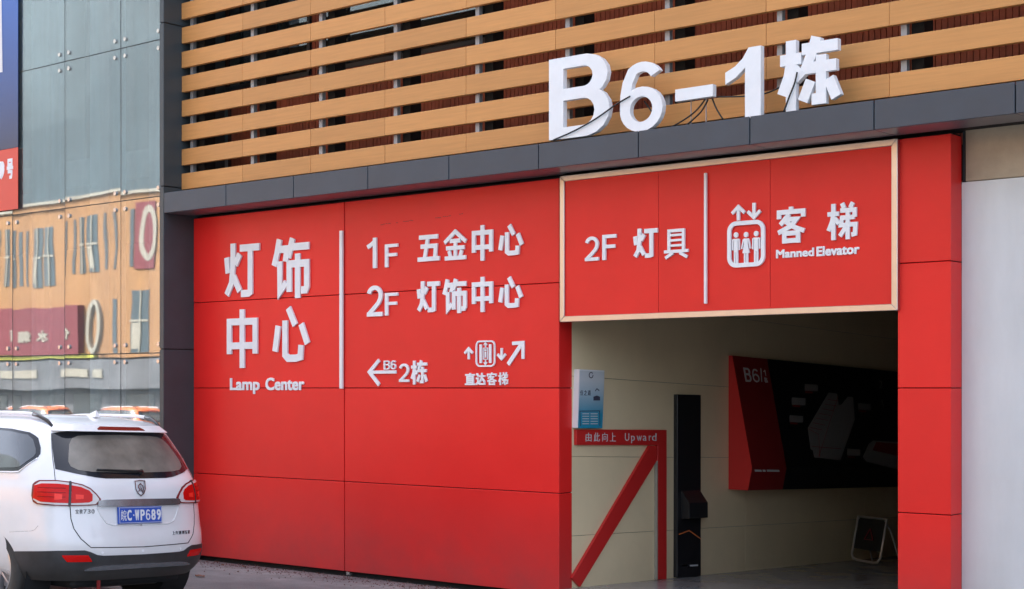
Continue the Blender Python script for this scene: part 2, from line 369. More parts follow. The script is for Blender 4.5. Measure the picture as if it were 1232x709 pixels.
def put_han(b, fr, ch, u0, u1, v0, v1, n0, n1, k=1):
    W_, H_ = u1-u0, v1-v0; w = HW.get(ch, .122)*k*(W_+H_)/2
    for i, path in enumerate(HAN[ch]):
        th = .72 if (ch == '具' and 0 < i < 4) else 1
        P = []
        for j, (x, y) in enumerate(path):
            X = u0+w*.5+(W_-w)*x; Y = v0+H_*y
            if y > .02 and y < .98: Y = v0+w*.5+(H_-w)*y if (y < .07 or y > .93) else Y
            P.append((X, Y))
        b.ribbon(fr, P, w*th, n0, n1-.0005*i)
def put_latin(b, fr, ch, u0, u1, v0, v1, n0, n1, wt=.2):
    W_, H_ = u1-u0, v1-v0; w = wt*W_
    for i, (cl, path) in enumerate(LAT[ch]):
        pts = []
        for x, y in path:
            pts.append((u0+x*W_, v0+y*H_))
        b.ribbon(fr, pts, (w, min(w*1.0, .14*H_)), n0, n1-.0006*i, bool(cl))
def text_line(b, fr, txt, u0, u1, v0, v1, n0, n1, bold=0):      # a word in the interface font, scaled to a cap-height box
    vs, fs, x0, x1, y0, y1 = glyph(txt)
    sh = [(0, 0)] if not bold else [(0, 0), (-1, -.97), (1.03, -1), (-.96, 1.02), (.99, .95)]
    cap = glyph('L')[5]
    for i, (a, c) in enumerate(sh):
        d = .0004*i
        b.add([fr.p(u0+(v.x-x0)/(x1-x0)*(u1-u0)+a*bold, v0+v.y/cap*(v1-v0)+c*bold, (n1-d) if v.z > 0 else n0) for v in vs], fs)

# ------------------------------------------------------------------ GROUND
def ground():
    b = MB(); ys = [-900, -300, -100, -40, -20]+[-13+i*.5 for i in range(50)]+[12, 20, 60, 300, 900]
    ys = sorted(set(ys)); xs = [-900, -300, -100, -40, -20, -16, -12, -8, -4, 0, 8, 40, 200, 900]
    vs = [(x, y, zground(y) if y <= 11.5 else (-.0 if y < 12 else -.8)) for y in ys for x in xs]; k = len(xs)
    b.add(vs, [(j*k+i, j*k+i+1, (j+1)*k+i+1, (j+1)*k+i) for j in range(len(ys)-1) for i in range(k-1)])
    o = b.build('ground', 'asphalt'); tag(o, 'grey worn asphalt in front of the red wall', kind='structure')
    smooth_angle(o, 60)
ground()

# ------------------------------------------------------------------ RED WALL
X0 = XatY(233, YW); X1 = XatY(414.2, YW); X2 = XatY(672.6, YW); X3 = XatY(1080, YW); X4 = XatY(1144, YW)
YB = 11.76; G = .007
ROWS = [(.042, 1.0), (1.0, 2.0), (2.0, 3.0), (3.0, 3.992)]
wl = thing('red_wall', 'red metal panel wall carrying the white lamp centre lettering', 'wall', (X0, YW, 0))
def wpart(name, m, par, *a, bevel=0):
    b = MB(); L = par.location; b.box(a[0]-L.x, a[1]-L.x, a[2]-L.y, a[3]-L.y, a[4]-L.z, a[5]-L.z)
    return b.build(name, m, par, bevel=bevel)
for i, (a, c) in enumerate(((X0, X1), (X1, X2))):
    for z0, z1 in ROWS:
        dz0 = 0 if z0 < .1 else G; yb = YB if i else YW+.05
        wpart('cladding_panel', 'red_panel', wl, a+(G if i else 0), c-(0 if i else G), YW+random.uniform(-.001, .001), yb, z0+dz0*.5, z1-G*.5, bevel=.004)
wpart('wall_core', 'gap_black', wl, X0-.05, X2-.02, YW+.06, YB-.004, -.3, 4.01)
wpart('base_bracket', 'bolt', wl, X1+.02, X1+.07, YW+.01, YW+.055, .0, .034)
co_ = thing('red_column', 'narrow red panel column to the right of the passage opening', 'column', (X3, YW, 0))
for z0, z1 in ROWS:
    wpart('cladding_panel', 'red_panel', co_, X3, X4, YW+.002, YB, z0+(0 if z0 < .1 else G*.5), z1-G*.5+(.01 if z1 > 3.5 else 0), bevel=.004)
wpart('column_core', 'gap_black', co_, X3+.02, X4-.012, YW+.05, YB-.004, -.2, 4.012)

for pts, lb in ((((458, 270.5), (480, 267.6), (498, 265.2)), 'thin dark scuff line high on the red wall left of the bigger scuff'), (((524, 262.6), (540, 260.2), (558, 257.2)), 'dark dotted scuff near the top of the red wall above 五金中心')):
    b = MB(); q0 = WALL.p(*WALL.uv(*pts[0]), 0)
    for k in range(len(pts)-1):
        A_, B_ = WALL.uv(*pts[k]), WALL.uv(*pts[k+1])
        for j in range(7):
            if random.random() < .25: continue
            a_, c_ = j/7, (j+random.uniform(.5, .95))/7; r_ = random.uniform(-.003, .003)
            b.ribbon(Frame(WALL.O-q0, WALL.U, WALL.V, WALL.N), [(A_[0]+(B_[0]-A_[0])*a_, A_[1]+(B_[1]-A_[1])*a_+r_), (A_[0]+(B_[0]-A_[0])*c_, A_[1]+(B_[1]-A_[1])*c_+r_)], .007, -.001, .0025)
    o = b.build('scuff_mark', 'red_dark'); o.location = q0; tag(o, lb, 'scuff'); o['kind'] = 'stuff'
# ------------------------------------------------------------------ SIGN BOX over the opening
sg = thing('entrance_sign_box', 'red sign box framed in champagne metal above the passage', 'sign', (X2, YW, 2.62))
def gx(px): return XatY(px, YW-.03)
sx0, sx1 = XatY(673.2, YW-.045), XatY(1079.6, YW-.045); sz0, sz1 = 2.622, 4.0; fw = .054
fy0, fy1 = YW-.045, YW+.10
for i, (a, c) in enumerate(((sx0+fw-.005, XatY(794.3, YW)), (XatY(794.3, YW), XatY(928.6, YW)), (XatY(928.6, YW), sx1-fw+.005))):
    wpart('sign_panel', 'red_sign', sg, a+(.002 if i else 0), c-.002, YW-.028, YW+.02, sz0+fw-.01, sz1-fw+.01, bevel=.0015)
wpart('sign_core', 'gap_black', sg, sx0+.02, sx1-.02, YW-.01, YW+.19, sz0+.02, sz1-.02)
for nm, a in (('frame_rail', (sx0, sx1, sz0, sz0+fw)), ('frame_rail', (sx0, sx1, sz1-fw, sz1))):
    b = MB(); L = sg.location; ins = fw if a[2] == sz0 else -fw
    zo, zi = (a[2], a[3]) if a[2] == sz0 else (a[3], a[2])
    pts = [(a[0]-L.x, zo-L.z), (a[1]-L.x, zo-L.z), (a[1]-fw-L.x, zi-L.z), (a[0]+fw-L.x, zi-L.z)]
    b.poly(Frame((0, 0, 0), (1, 0, 0), (0, 0, 1), (0, -1, 0)), pts, -.02, .045); b.build(nm, 'champagne_metal', sg, bevel=.004)
for xo, xi in ((sx0, sx0+fw), (sx1, sx1-fw)):
    b = MB(); L = sg.location
    pts = [(xo-L.x, sz0-L.z), (xi-L.x, sz0+fw-L.z), (xi-L.x, sz1-fw-L.z), (xo-L.x, sz1-L.z)]
    b.poly(Frame((0, 0, 0), (1, 0, 0), (0, 0, 1), (0, -1, 0)), pts, -.02, .045); b.build('frame_stile', 'champagne_metal', sg, bevel=.004)

# ------------------------------------------------------------------ LETTERING on wall and sign
SIGNF = WALL.off(.028)
def zc(fr, px, py): return fr.uv(px, py)[1]
def row(fr, name, label, cat, items, n1=.022, group=None, words=()):
    t = thing(name, label, cat, fr.p(*fr.uv(items[0][1] if items else words[0][1], items[0][3][1] if items else words[0][3][1]), 0), group)
    lf = Frame(fr.O-t.location, fr.U, fr.V, fr.N)
    for ch, xl, xr, (tx, ty), (bx, by), bold in items:
        b = MB(); u0, u1 = fr.uv(xl, 467)[0], fr.uv(xr, 467)[0]; v1 = zc(fr, tx, ty); v0 = zc(fr, bx, by)
        if ch in LAT and bold >= 0: put_latin(b, lf, ch, u0, u1, v0, v1, .002, n1, bold)
        elif ch in HAN: put_han(b, lf, ch, u0, u1, v0, v1, .002, n1, 1.0 if v1-v0 > .5 else (1.14 if v1-v0 > .2 else 1.0))
        else: put_glyph(b, lf, ch, u0, u1, v0, v1, .002, n1, abs(bold)*(v1-v0))
        b.build('character', 'white_letter', t)
    for tx_, xl, xr, (ax, ay), (bx, by), bold in words:
        b = MB(); u0, u1 = fr.uv(xl, 467)[0], fr.uv(xr, 467)[0]; v1 = zc(fr, ax, ay); v0 = zc(fr, bx, by)
        text_line(b, lf, tx_, u0, u1, v0, v1, .002, .012, bold*(v1-v0)); b.build('word', 'white_letter', t)
    return t, lf
CB = -.030
tg = 'raised white lettering on the red wall and sign'
row(WALL, 'wall_lettering', 'largest wall characters 灯饰中心 with the words Lamp Center beneath', 'lettering',
    [('灯', 269.6, 316.4, (281, 293.4), (274, 361.8), CB), ('饰', 327.7, 376.3, (354.5, 286.8), (357, 359), CB),
     ('中', 271.8, 314.2, (292.5, 372.4), (292.5, 442.9), CB), ('心', 326.9, 376.5, (350, 369.3), (352, 439.6), CB)], .024, tg,
    [('Lamp', 277.8, 312.5, (280, 455.6), (280, 469.0), .042), ('Center', 320.5, 366.3, (325, 455.3), (325, 469.0), .042)])
row(WALL, 'wall_lettering', 'first floor line 1F 五金中心 in white on the red wall', 'lettering',
    [('1', 441.5, 459, (453, 286.2), (453, 322.8), .24), ('F', 464.6, 480, (470, 294), (467, 321.8), .235),
     ('五', 502, 532, (528, 280), (503, 317.3), CB), ('金', 533.7, 564.6, (549, 274.7), (540, 315.6), CB),
     ('中', 567.3, 596.3, (581, 271.2), (581, 314), CB), ('心', 599.3, 632.8, (616, 270.3), (614, 310), CB)], .022, tg)
row(WALL, 'wall_lettering', 'second floor line 2F 灯饰中心 in white beneath the 1F line', 'lettering',
    [('2', 443, 461.5, (452, 343.8), (446, 381), .235), ('F', 464.6, 480, (470, 352.6), (467, 379.8), .235),
     ('灯', 501.7, 532.3, (509, 338.7), (505, 378.2), CB), ('饰', 533.2, 564.3, (551, 335.9), (553, 377), CB),
     ('中', 567.3, 596.3, (581, 333.4), (581, 375.7), CB), ('心', 599.3, 632, (616, 333.2), (614, 373), CB)], .022, tg)
t_, lf_ = row(WALL, 'wall_lettering', 'left pointing arrow with B6 over it and 2栋 beside it', 'lettering',
    [('B', 462.8, 470.5, (466, 434), (466, 444.8), .17), ('6', 471.3, 477.8, (474, 433.8), (474, 444.6), .17),
     ('2', 481.4, 493.3, (487, 437.6), (487, 459.6), .22), ('栋', 494.7, 516.2, (507, 433.9), (500, 462.8), CB)], .02, tg)
def U(fr, *pp): return [fr.uv(*q) for q in pp]
b = MB(); b.ribbon(lf_, U(WALL, (457.3, 433.5), (445.6, 447.8), (457.3, 463.2)), .040, .002, .02); b.ribbon(lf_, U(WALL, (447.5, 448), (477.8, 447.6)), .033, .002, .0192)
b.build('arrow', 'white_letter', t_)
t_, lf_ = row(WALL, 'wall_lettering', 'small 直达客梯 line under a lift symbol with three arrows', 'lettering',
    [('直', 560.3, 572.7, (566, 448.9), (566, 463.5), -.035), ('达', 573.4, 585, (579, 448.7), (579, 463.5), -.035),
     ('客', 586.2, 599, (592, 448.4), (592, 463.5), -.03), ('梯', 600, 612.3, (606, 448.2), (606, 463.5), -.025)], .016, tg)
def small_arrow(fr, lf, xc, yt, yb, hw, up, w, par, n1=.016):
    b = MB(); sgn = 1 if up else -1; ytip, yend = (yt, yb) if up else (yb, yt)
    (u, v), (_, ve) = fr.uv(xc, ytip), fr.uv(xc, yend); hu = abs(fr.uv(xc+hw, ytip)[0]-fr.uv(xc, ytip)[0])
    b.ribbon(lf, [(u, v-sgn*w*.9), (u, ve)], w, .002, n1-.0006)
    b.ribbon(lf, [(u-hu+w*.3, v-sgn*(hu*1.02)), (u, v-sgn*w*.6), (u+hu-w*.3, v-sgn*(hu*1.02))], w, .002, n1)
    return b.build('arrow', 'white_letter', par)
small_arrow(WALL, lf_, 564.8, 417.6, 432.5, 5.6, True, .026, t_); small_arrow(WALL, lf_, 604.4, 418.9, 433.9, 5.6, False, .026, t_)
def round_rect(u0, u1, v0, v1, r, n=5):
    p = []
    for cx, cy, a in ((u1-r, v1-r, 0), (u0+r, v1-r, 90), (u0+r, v0+r, 180), (u1-r, v0+r, 270)): p += arc(cx, cy, r, r, a, a+90, n)
    return p
b = MB(); u0, u1 = WALL.uv(574, 467)[0], WALL.uv(596, 467)[0]; v0, v1 = zc(WALL, 585, 440.6), zc(WALL, 585, 410.8)
b.ribbon(lf_, round_rect(u0, u1, v0, v1, .045), .016, .002, .016, True)
for a in (.24, .76): b.ribbon(lf_, [(u0+(u1-u0)*a, v0+.03), (u0+(u1-u0)*a, v1-.03)], .030, .002, .015)
um = (u0+u1)/2; vm = (v0+v1)/2
b.ribbon(lf_, [(um-.028, vm-.055), (um+.028, vm-.055), (um+.028, vm+.055), (um-.028, vm+.055)], .008, .002, .015, True)
b.ribbon(lf_, [(um, vm-.04), (um, vm+.02)], .018, .002, .015); b.ribbon(lf_, [(um-.012, vm+.035), (um+.012, vm+.035)], .018, .002, .015)
for s_ in (1, -1): b.ribbon(lf_, [(um-.02, vm+s_*.085), (um, vm+s_*.108), (um+.02, vm+s_*.085)], .010, .002, .015); b.ribbon(lf_, [(um, vm+s_*.062), (um, vm+s_*.1)], .010, .002, .0145)
b.build('lift_symbol', 'white_letter', t_)
b = MB(); w_ = .038
b.ribbon(lf_, U(WALL, (612.3, 438.6), (629, 413.3)), .042, .002, .016)
b.ribbon(lf_, U(WALL, (617.3, 413.4), (630.2, 412.4), (630.2, 432)), .034, .002, .0166)
b.build('arrow', 'white_letter', t_)
# dividers
for fr, xp, yt, yb, lb, wd in ((WALL, 412.2, 277.9, 467.8, 'tall white divider bar between the big characters and the floor lines', .045), (SIGNF, 850.3, 208.6, 365.7, 'thin white divider bar on the framed sign box', .024)):
    u, v1 = fr.uv(xp, yt); v0 = zc(fr, xp, yb)
    t = thing('divider_bar', lb, 'sign bar', fr.p(u, v0, 0)); b = MB(); lf = Frame((0, 0, 0), fr.U, fr.V, fr.N)
    b.ribbon(lf, [(0, 0), (0, v1-v0)], wd, .004, .03); b.build('bar', 'white_trim', t, bevel=.003)
row(SIGNF, 'sign_lettering', '2F 灯具 in white on the left half of the framed sign', 'lettering',
    [('2', 705.2, 721.5, (712, 285), (710, 314.2), .22), ('F', 726.1, 742.6, (735, 282.4), (728, 313.235), .235),
     ('灯', 761.9, 794.5, (770, 275.5), (764, 313.2), CB), ('具', 798.7, 830.9, (822, 273.4), (801, 314), CB)], .022, tg)
row(SIGNF, 'sign_lettering', '客梯 over Manned Elevator on the right half of the framed sign', 'lettering',
    [('客', 934.1, 972.1, (953, 249), (946, 293.3), -.034), ('梯', 994.6, 1034.2, (1026, 243.9), (1005, 289.2), -.030)], .022, tg,
    [('Manned', 934.8, 979.5, (938, 301.2), (938, 310.4), .05), ('Elevator', 983.5, 1034.2, (987, 297.3), (987, 307.9), .05)])
# elevator pictogram
t = thing('lift_pictogram', 'white lift pictogram of three figures in a rounded frame under two arrows', 'pictogram', SIGNF.p(*SIGNF.uv(898, 320), 0))
lf = Frame(SIGNF.O-t.location, SIGNF.U, SIGNF.V, SIGNF.N)
b = MB(); u0, u1 = SIGNF.uv(878.6, 467)[0], SIGNF.uv(919.2, 467)[0]; v1 = zc(SIGNF, 898, 268.4); v0 = zc(SIGNF, 898, 319)
b.ribbon(lf, round_rect(u0, u1, v0, v1, .068, 7), .036, .002, .022, True); b.build('frame', 'white_letter', t)
for k, (xc, yh) in enumerate(((886.5, 283), (898.6, 282.6), (910.8, 281.4))):
    b = MB(); u, vh = SIGNF.uv(xc, yh); H = .24
    b.poly(lf, arc(u, vh, .022, .024, 0, 330, 11), .002, .018)
    top = vh-.033
    if k == 1:
        b.poly(lf, [(u-.024, top), (u+.024, top), (u+.018, top-.05), (u+.034, top-.125), (u-.034, top-.125), (u-.018, top-.05)][::-1], .002, .018)
        for s_ in (-1, 1): b.ribbon(lf, [(u+s_*.026, top-.006), (u+s_*.043, top-.088)], .011, .002, .0176); b.ribbon(lf, [(u+s_*.012, top-.12), (u+s_*.012, top-.215)], .016, .002, .0172)
    else:
        b.poly(lf, [(u-.028, top), (u+.028, top), (u+.020, top-.022), (u+.020, top-.115), (u-.020, top-.115), (u-.020, top-.022)][::-1], .002, .018)
        for s_ in (-1, 1): b.ribbon(lf, [(u+s_*.032, top-.004), (u+s_*.034, top-.098)], .011, .002, .0176); b.ribbon(lf, [(u+s_*.0115, top-.11), (u+s_*.0115, top-.225)], .017, .002, .0172)
    b.build('figure', 'white_letter', t)
small_arrow(SIGNF, lf, 889.4, 246.6, 265.6, 8.6, True, .029, t, .02); small_arrow(SIGNF, lf, 908.2, 244.4, 264.4, 8.6, False, .029, t, .02)

# ------------------------------------------------------------------ CANOPY FASCIA
YF = 11.13
cseams = [XatY(p, YF) for p in (271.7, 353, 442.3, 539.8, 647.7, 767.8, 901.9, 1051.3, 1221.4)]
st_ = (cseams[-1]-cseams[0])/8
cs = [X0-.001]+cseams+[cseams[-1]+st_*i for i in (1, 2, 3)]
cp = thing('canopy', 'slate grey metal canopy running under the slats above the red wall', 'canopy', (X0, YF, 4.02))
for a, c in zip(cs[:-1], cs[1:]):
    wpart('fascia_panel', 'fascia_grey', cp, a+.005, c-.005, YF, YF+.018, 4.02, 4.252, bevel=.003)
    wpart('soffit_panel', 'soffit_grey', cp, a+.004, c-.004, YF+.021, YW-.06 if a > X2-.3 else YW+.0, 4.02, 4.035, bevel=.002)
wpart('canopy_core', 'gap_black', cp, X0, cs[-1], YF+.03, YW+.3, 4.045, 4.235)

# ------------------------------------------------------------------ PILASTER
XPL = XatY(192, YF)
pl = thing('dark_pilaster', 'dark grey metal clad pilaster between the glass facade and red wall', 'pilaster', (XPL, YF, 0))
zs = [-.1, .57, 2.45, 4.33, 6.22, 8.1]
for a, c in zip(zs[:-1], zs[1:]):
    wpart('cladding_panel', 'pilaster_grey', pl, XPL, X0-.0015, YF-.002, YF+.9, a+.006, c-.006, bevel=.004)
wpart('pilaster_core', 'gap_black', pl, XPL+.01, X0-.012, YF+.01, YF+.85, -.1, 8.1)

# ------------------------------------------------------------------ SLAT SCREEN
YS = 11.38
XR = 1.0
ss = [XatY(p, YS) for p in (291.9, 373.6, 462.9, 560.7, 668.3, 787.5, 921.6, 1070)]
step = (ss[-1]-ss[0])/7
xs = [X0+.004]+ss+[ss[-1]+step*i for i in range(1, 5)]
scr = thing('slat_screen', 'screen of tan timber look slats over the canopy and dark gaps', 'slat screen', (X0, YS, 4.31))
zb = [4.311]+[4.311+.284*i for i in range(1, 12)]
for i, z in enumerate(zb):
    for a, c in zip(xs[:-1], xs[1:]):
        wpart('slat', 'slat', scr, a+.0015, c-.0015, YS+random.uniform(-.0015, .0015), YS+.05, z+random.uniform(-.0015, .0015), z+.187, bevel=.003)
for x in [X0+.09]+[s+.07 for s in xs[1:-1]]:
    wpart('post', 'steel_post', scr, x, x+.05, YS+.06, YS+.11, 4.26, 7.62)
    wpart('channel', 'gap_black', scr, x+.053, x+.16, YS+.14, YS+.30, 4.26, 7.62)

# ------------------------------------------------------------------ UPPER WALL behind the slats
YU = 12.15
up = thing('upper_wall', 'red brown ribbed wall with dark windows seen through the slat gaps', 'wall', (X0, YU, 4.0))
wins = [(XatY(268, YU), XatY(374, YU)), (XatY(384, YU), XatY(592, YU))]
b = MB(); L = up.location; x = X0
while x < XR+1:
    inw = any(a-.03 < x < c for a, c in wins); z1 = 5.58 if inw else 8.0
    y0 = -.022+random.uniform(-.003, .003)
    b.box(x-L.x, x+.047-L.x, y0, .03, .0, z1-L.z)
    x += .055
o = b.build('rib_cladding', 'rib_brown', up); o['kind'] = 'stuff'
wpart('wall_core', 'rib_joint', up, X0-.1, XR+1, YU+.004, YU+.2, 3.7, 5.58)
for a, c in ((X0-.1, wins[0][0]), (wins[0][1], wins[1][0]), (wins[1][1], XR+1)): wpart('wall_core', 'rib_joint', up, a, c, YU+.004, YU+.2, 5.58, 8.1)
for a, c in wins:
    f = wpart('window', 'window_frame', up, a, c, YU-.03, YU+.02, 5.58, 5.63); n_ = max(2, round((c-a)/1.1))
    for i in range(n_+1):
        xx = a+(c-a)*i/n_-.025+(.025 if i == 0 else 0)-(.025 if i == n_ else 0)
        b = MB(); b.box(xx-L.x, xx+.05-L.x, -.02, .02, 1.632, 4.0); q = b.build('mullion', 'window_frame', f); q.matrix_parent_inverse = Matrix.Identity(4)
    b = MB(); b.box(a-L.x, c-L.x, .022, .03, 1.64, 4.0); q = b.build('pane', 'pane_glass', f)
box_ = wpart('room_wall', 'room_grey', up, X0, XR, YU+1.8, YU+1.9, 5.2, 8.1)

# ------------------------------------------------------------------ rest of the shell: roof, white wall at right, beige lintel panel
sh = thing('building_shell', 'body of the building behind the facade with parapet and roof', 'building', (X0, 12.2, 8))
wpart('parapet', 'fascia_grey', sh, -46, 12, 11.3, 12.4, 8.12, 13.5)
wpart('roof', 'concrete', sh, -46, 12, 12.4, 30, 12.9, 13.1)
wpart('rear_wall', 'concrete', sh, -46, 12, 30, 30.3, 0, 13)
ww = thing('white_wall', 'plain pale plastered wall right of the red column', 'wall', (X4, YB, 0))
zl = ZatY(1160, 219, YB)
wpart('wall_face', 'white_wall', ww, X4+.003, XR, YB-.004, YB+.15, -.2, zl-.004)
bp_ = thing('lintel_panel', 'dusty beige metal panel under the canopy beside the red column', 'panel', (X4, YB, zl))
wpart('panel', 'beige_panel', bp_, XatY(1161, YB), XR, YB+.01, YB+.06, zl+.004, 4.08, bevel=.003)
wpart('trim', 'sealant', bp_, X4+.002, XatY(1160, YB), YB+.015, YB+.07, zl, 4.08)

# ------------------------------------------------------------------ PASSAGE
def sloped(name, m, x0, x1, y0, y1, zf, th=.1, parent=None):
    b = MB(); b.hexa([(x0, y0, zf(y0)-th), (x1, y0, zf(y0)-th), (x1, y1, zf(y1)-th), (x0, y1, zf(y1)-th), (x0, y0, zf(y0)), (x1, y0, zf(y0)), (x1, y1, zf(y1)), (x0, y1, zf(y1))])
    return b.build(name, m, parent)
o = sloped('passage_floor', 'passage_floor', XP, X3, 11.60, 24, zin); tag(o, 'smooth grey floor sloping down into the dark passage', kind='structure')
pw = tag(bpy.data.objects.new('passage_wall', None), 'cream tiled left wall of the passage', kind='structure'); COL.objects.link(pw)
zsv = [PASS.uv(688, 645)[1]-.767, PASS.uv(688, 645)[1], PASS.uv(688, 549.7)[1], PASS.uv(688, 452.6)[1], PASS.uv(688, 452.6)[1]+.767, 3.75]
ysv = [YB+.002, 14.9, 17.7, 20.6, 24]
for v0, v1 in zip(zsv[:-1], zsv[1:]):
    for a, c in zip(ysv[:-1], ysv[1:]):
        b = MB(); b.poly(PASS, [(a+(.0 if a < 12 else .001), v0+.0018), (c-.001, v0+.0018), (c-.001, v1-.0018), (a, v1-.0018)], -.011, random.uniform(-.001, .0))
        b.build('wall_tile', 'cream_tile', pw, bevel=.002)
b = MB(); b.box(XP-.15, XP-.012, YB+.02, 24.2, -.9, 3.6); b.build('wall_core', 'room_grey', pw)
o = box('passage_back_wall', 'room_grey', None, XP, X3, 24, 24.2, -.9, 3.6); tag(o, 'dim end wall of the passage', kind='structure')
o = box('passage_right_wall', 'room_grey', None, X3, X3+.1, YB+.01, 24.2, -.9, 3.6); tag(o, 'dim right wall of the passage', kind='structure')
o = box('passage_ceiling', 'passage_dark', None, XP-.15, X3+.1, YW+.2, 24.2, 3.0, 3.1); tag(o, 'dark ceiling of the passage', kind='structure')

# arrow sign on the passage wall
def pthing(name, label, cat, px, py, fr=PASS): 
    t = thing(name, label, cat, fr.p(*fr.uv(px, py), 0)); return t, Frame(fr.O-t.location, fr.U, fr.V, fr.N)
PF = PASS.off(.035)
t, lf = pthing('arrow_sign', 'large red diagonal arrow reading 由此向上 Upward on the cream passage wall', 'sign', 745, 600)
b = MB(); b.poly(lf, U(PF, (693.6, 516.8), (693.6, 535.6), (791.5, 535.8), (791.5, 697.5), (802.3, 697.2), (802.3, 517.4)), .002, .035)
b.build('arrow_bracket', 'red_board', t, bevel=.003)
b = MB(); b.poly(lf, U(PF, (782, 536.3), (791.3, 536.3), (791.3, 553.5), (698.5, 706.5), (688.6, 695.5)), .002, .033)
b.build('arrow_shaft', 'red_board', t, bevel=.003)
b = MB(); b.ribbon(lf, U(PF, (790.9, 554.5), (790.9, 697.3)), .016, .002, .036); b.build('bracket_edge', 'frame_cream', t)
b = MB(); lf2 = lf.off(.035)
for ch, a, c in (('由', 704.5, 711.5), ('此', 714.2, 721.5), ('向', 724.5, 731), ('上', 733.5, 740.8)):
    u0, u1 = PF.uv(a, 467)[0], PF.uv(c, 467)[0]; put_glyph(b, lf2, ch, u0, u1, zc(PF, a, 531.2), zc(PF, a, 520.6), .0005, .003)
for ch, a, c, y in zip('Upward', (751.8, 759.2, 766, 773.4, 780.6, 784.4), (756.8, 763.6, 772, 777.6, 783.4, 789.6), range(6)):
    vs, fs, x0, x1, y0, y1 = glyph(ch); u0, u1 = PF.uv(a, 467)[0], PF.uv(c, 467)[0]; cap = glyph('L')[5]; vb, vt = zc(PF, a, 530.4), zc(PF, a, 521.2); k = (vt-vb)/cap
    put_glyph(b, lf2, ch, u0, u1, vb+y0*k, vb+y1*k, .0005, .003)
b.build('lettering', 'print_grey', t)
# leaflet board above it
grad_mat('poster_grad', (.02, .26, .40), (.60, .62, .64), 1.74, 2.08)
t, lf = pthing('notice_board', 'small white and teal notice on the passage wall above the arrow sign', 'notice', 710, 480)
LF = PASS.off(.06)
P4 = U(LF, (694.4, 515.3), (725, 515.3), (727, 459), (727.3, 446.2), (697.2, 444.8))
b = MB(); b.poly(lf, P4, .04, .06); b.build('sheet', 'poster_grad', t, bevel=.002)
b = MB(); b.ribbon(lf, U(LF, (694.8, 515), (697.2, 445)), .012, .0, .062); b.ribbon(lf, U(LF, (697, 445.2), (727, 446.6)), .012, .0, .0615); b.build('edge', 'white_trim', t)
lf2 = lf.off(.06)
b = MB()
for ch, a, c in (('任', 698, 701.5), ('之', 702.5, 706), ('道', 707, 710.5)):
    u0, u1 = LF.uv(a, 467)[0], LF.uv(c, 467)[0]; put_glyph(b, lf2, ch, u0, u1, zc(LF, a, 475.8), zc(LF, a, 469.6), .0005, .003)
b.ribbon(lf2, [LF.uv(711+2.4*math.cos(a*.7), 451.5+3.4*math.sin(a*.7)) for a in range(9)], .008, .0005, .003)
b.poly(lf2, U(LF, (714, 482), (721.7, 482), (721.7, 477.5), (718, 476), (714, 477.5)), .0005, .003)
b.ribbon(lf2, U(LF, (716, 470.5), (718, 467.8), (720.8, 470.2)), .008, .0005, .003)
b.ribbon(lf2, U(LF, (698.2, 512.8), (697.6, 494.8), (721.3, 494.5), (721.6, 512.8)), .007, .0005, .003)
b.build('print', 'print_dark', t)
b = MB()
for i in range(5):
    for a, c in ((700.5, 708.5), (710.5, 719)): b.ribbon(lf2, U(LF, (a, 498+i*3.0), (c, 498+i*3.0)), .008, .0005, .003)
b.build('text_lines', 'print_grey', t)
# black brochure panel
t, lf = pthing('brochure_panel', 'tall narrow black panel with a leaflet tray on the passage wall', 'panel', 830, 690)
b = MB(); PB = PASS.off(.05)
b.poly(lf, U(PB, (814.6, 695.2), (843.4, 693.6), (843.4, 475.4), (815, 474.6)), .002, .05); b.build('panel', 'black_board', t, bevel=.004)
u0, u1 = PB.uv(819.5, 467)[0], PB.uv(842.2, 467)[0]; va, vb = zc(PB, 830, 590), zc(PB, 830, 624)
b = MB(); b.hexa([lf.p(u0, vb, .05), lf.p(u1, vb, .05), lf.p(u1, vb+.01, .15), lf.p(u0, vb+.01, .15), lf.p(u0, va, .05), lf.p(u1, va, .05), lf.p(u1, vb+.17, .15), lf.p(u0, vb+.17, .15)])
b.build('leaflet_tray', 'black_plastic', t, bevel=.003)
b = MB(); b.ribbon(lf.off(.05), U(PB, (817, 643), (829, 638.5), (843, 648.5)), .010, .0005, .003); b.build('stripe', 'print_orange', t)
b = MB()
for a_, c_ in ((820.5, 825.5), (826.5, 829), (830, 839.5)): b.ribbon(lf.off(.05), U(PB, (a_, 680.6), (c_, 680.2)), .016, .0005, .003); b.build('lettering', 'print_grey', t)
# directory board (leans out at the foot)
Y0b, Y1b = 14.54, 19.6
t = thing('directory_board', 'big black and red mall directory board leaning from the dark passage wall', 'board', (XP, Y0b, 1.0))
def zz(Y, z): return z-SL*(Y-Y0b)
za = ZatY(877, 428, Y0b); zbm = ZatY(877, 589, Y0b); zf_ = ZatY(904, 563, Y0b)
def sect(Y): return [(XP+.003, Y, zz(Y, zbm)), (XP+.25, Y, zz(Y, zbm)), (XP+.30, Y, zz(Y, zf_)), (XP+.05, Y, zz(Y, za)), (XP+.003, Y, zz(Y, za))]
def wedge(Ya, Yb, grow=0):
    b = MB(); A = [Vector(p)-t.location for p in sect(Ya)]; B = [Vector(p)-t.location for p in sect(Yb)]
    b.add(A+B, [(0, 1, 2, 3, 4), (9, 8, 7, 6, 5)]+[(i, i+5, (i+1) % 5+5, (i+1) % 5) for i in range(5)]); return b
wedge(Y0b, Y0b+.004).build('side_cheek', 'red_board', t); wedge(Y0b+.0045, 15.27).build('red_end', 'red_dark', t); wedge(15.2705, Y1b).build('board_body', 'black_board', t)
p2, p3 = Vector(sect(Y0b)[2]), Vector(sect(Y0b)[3])
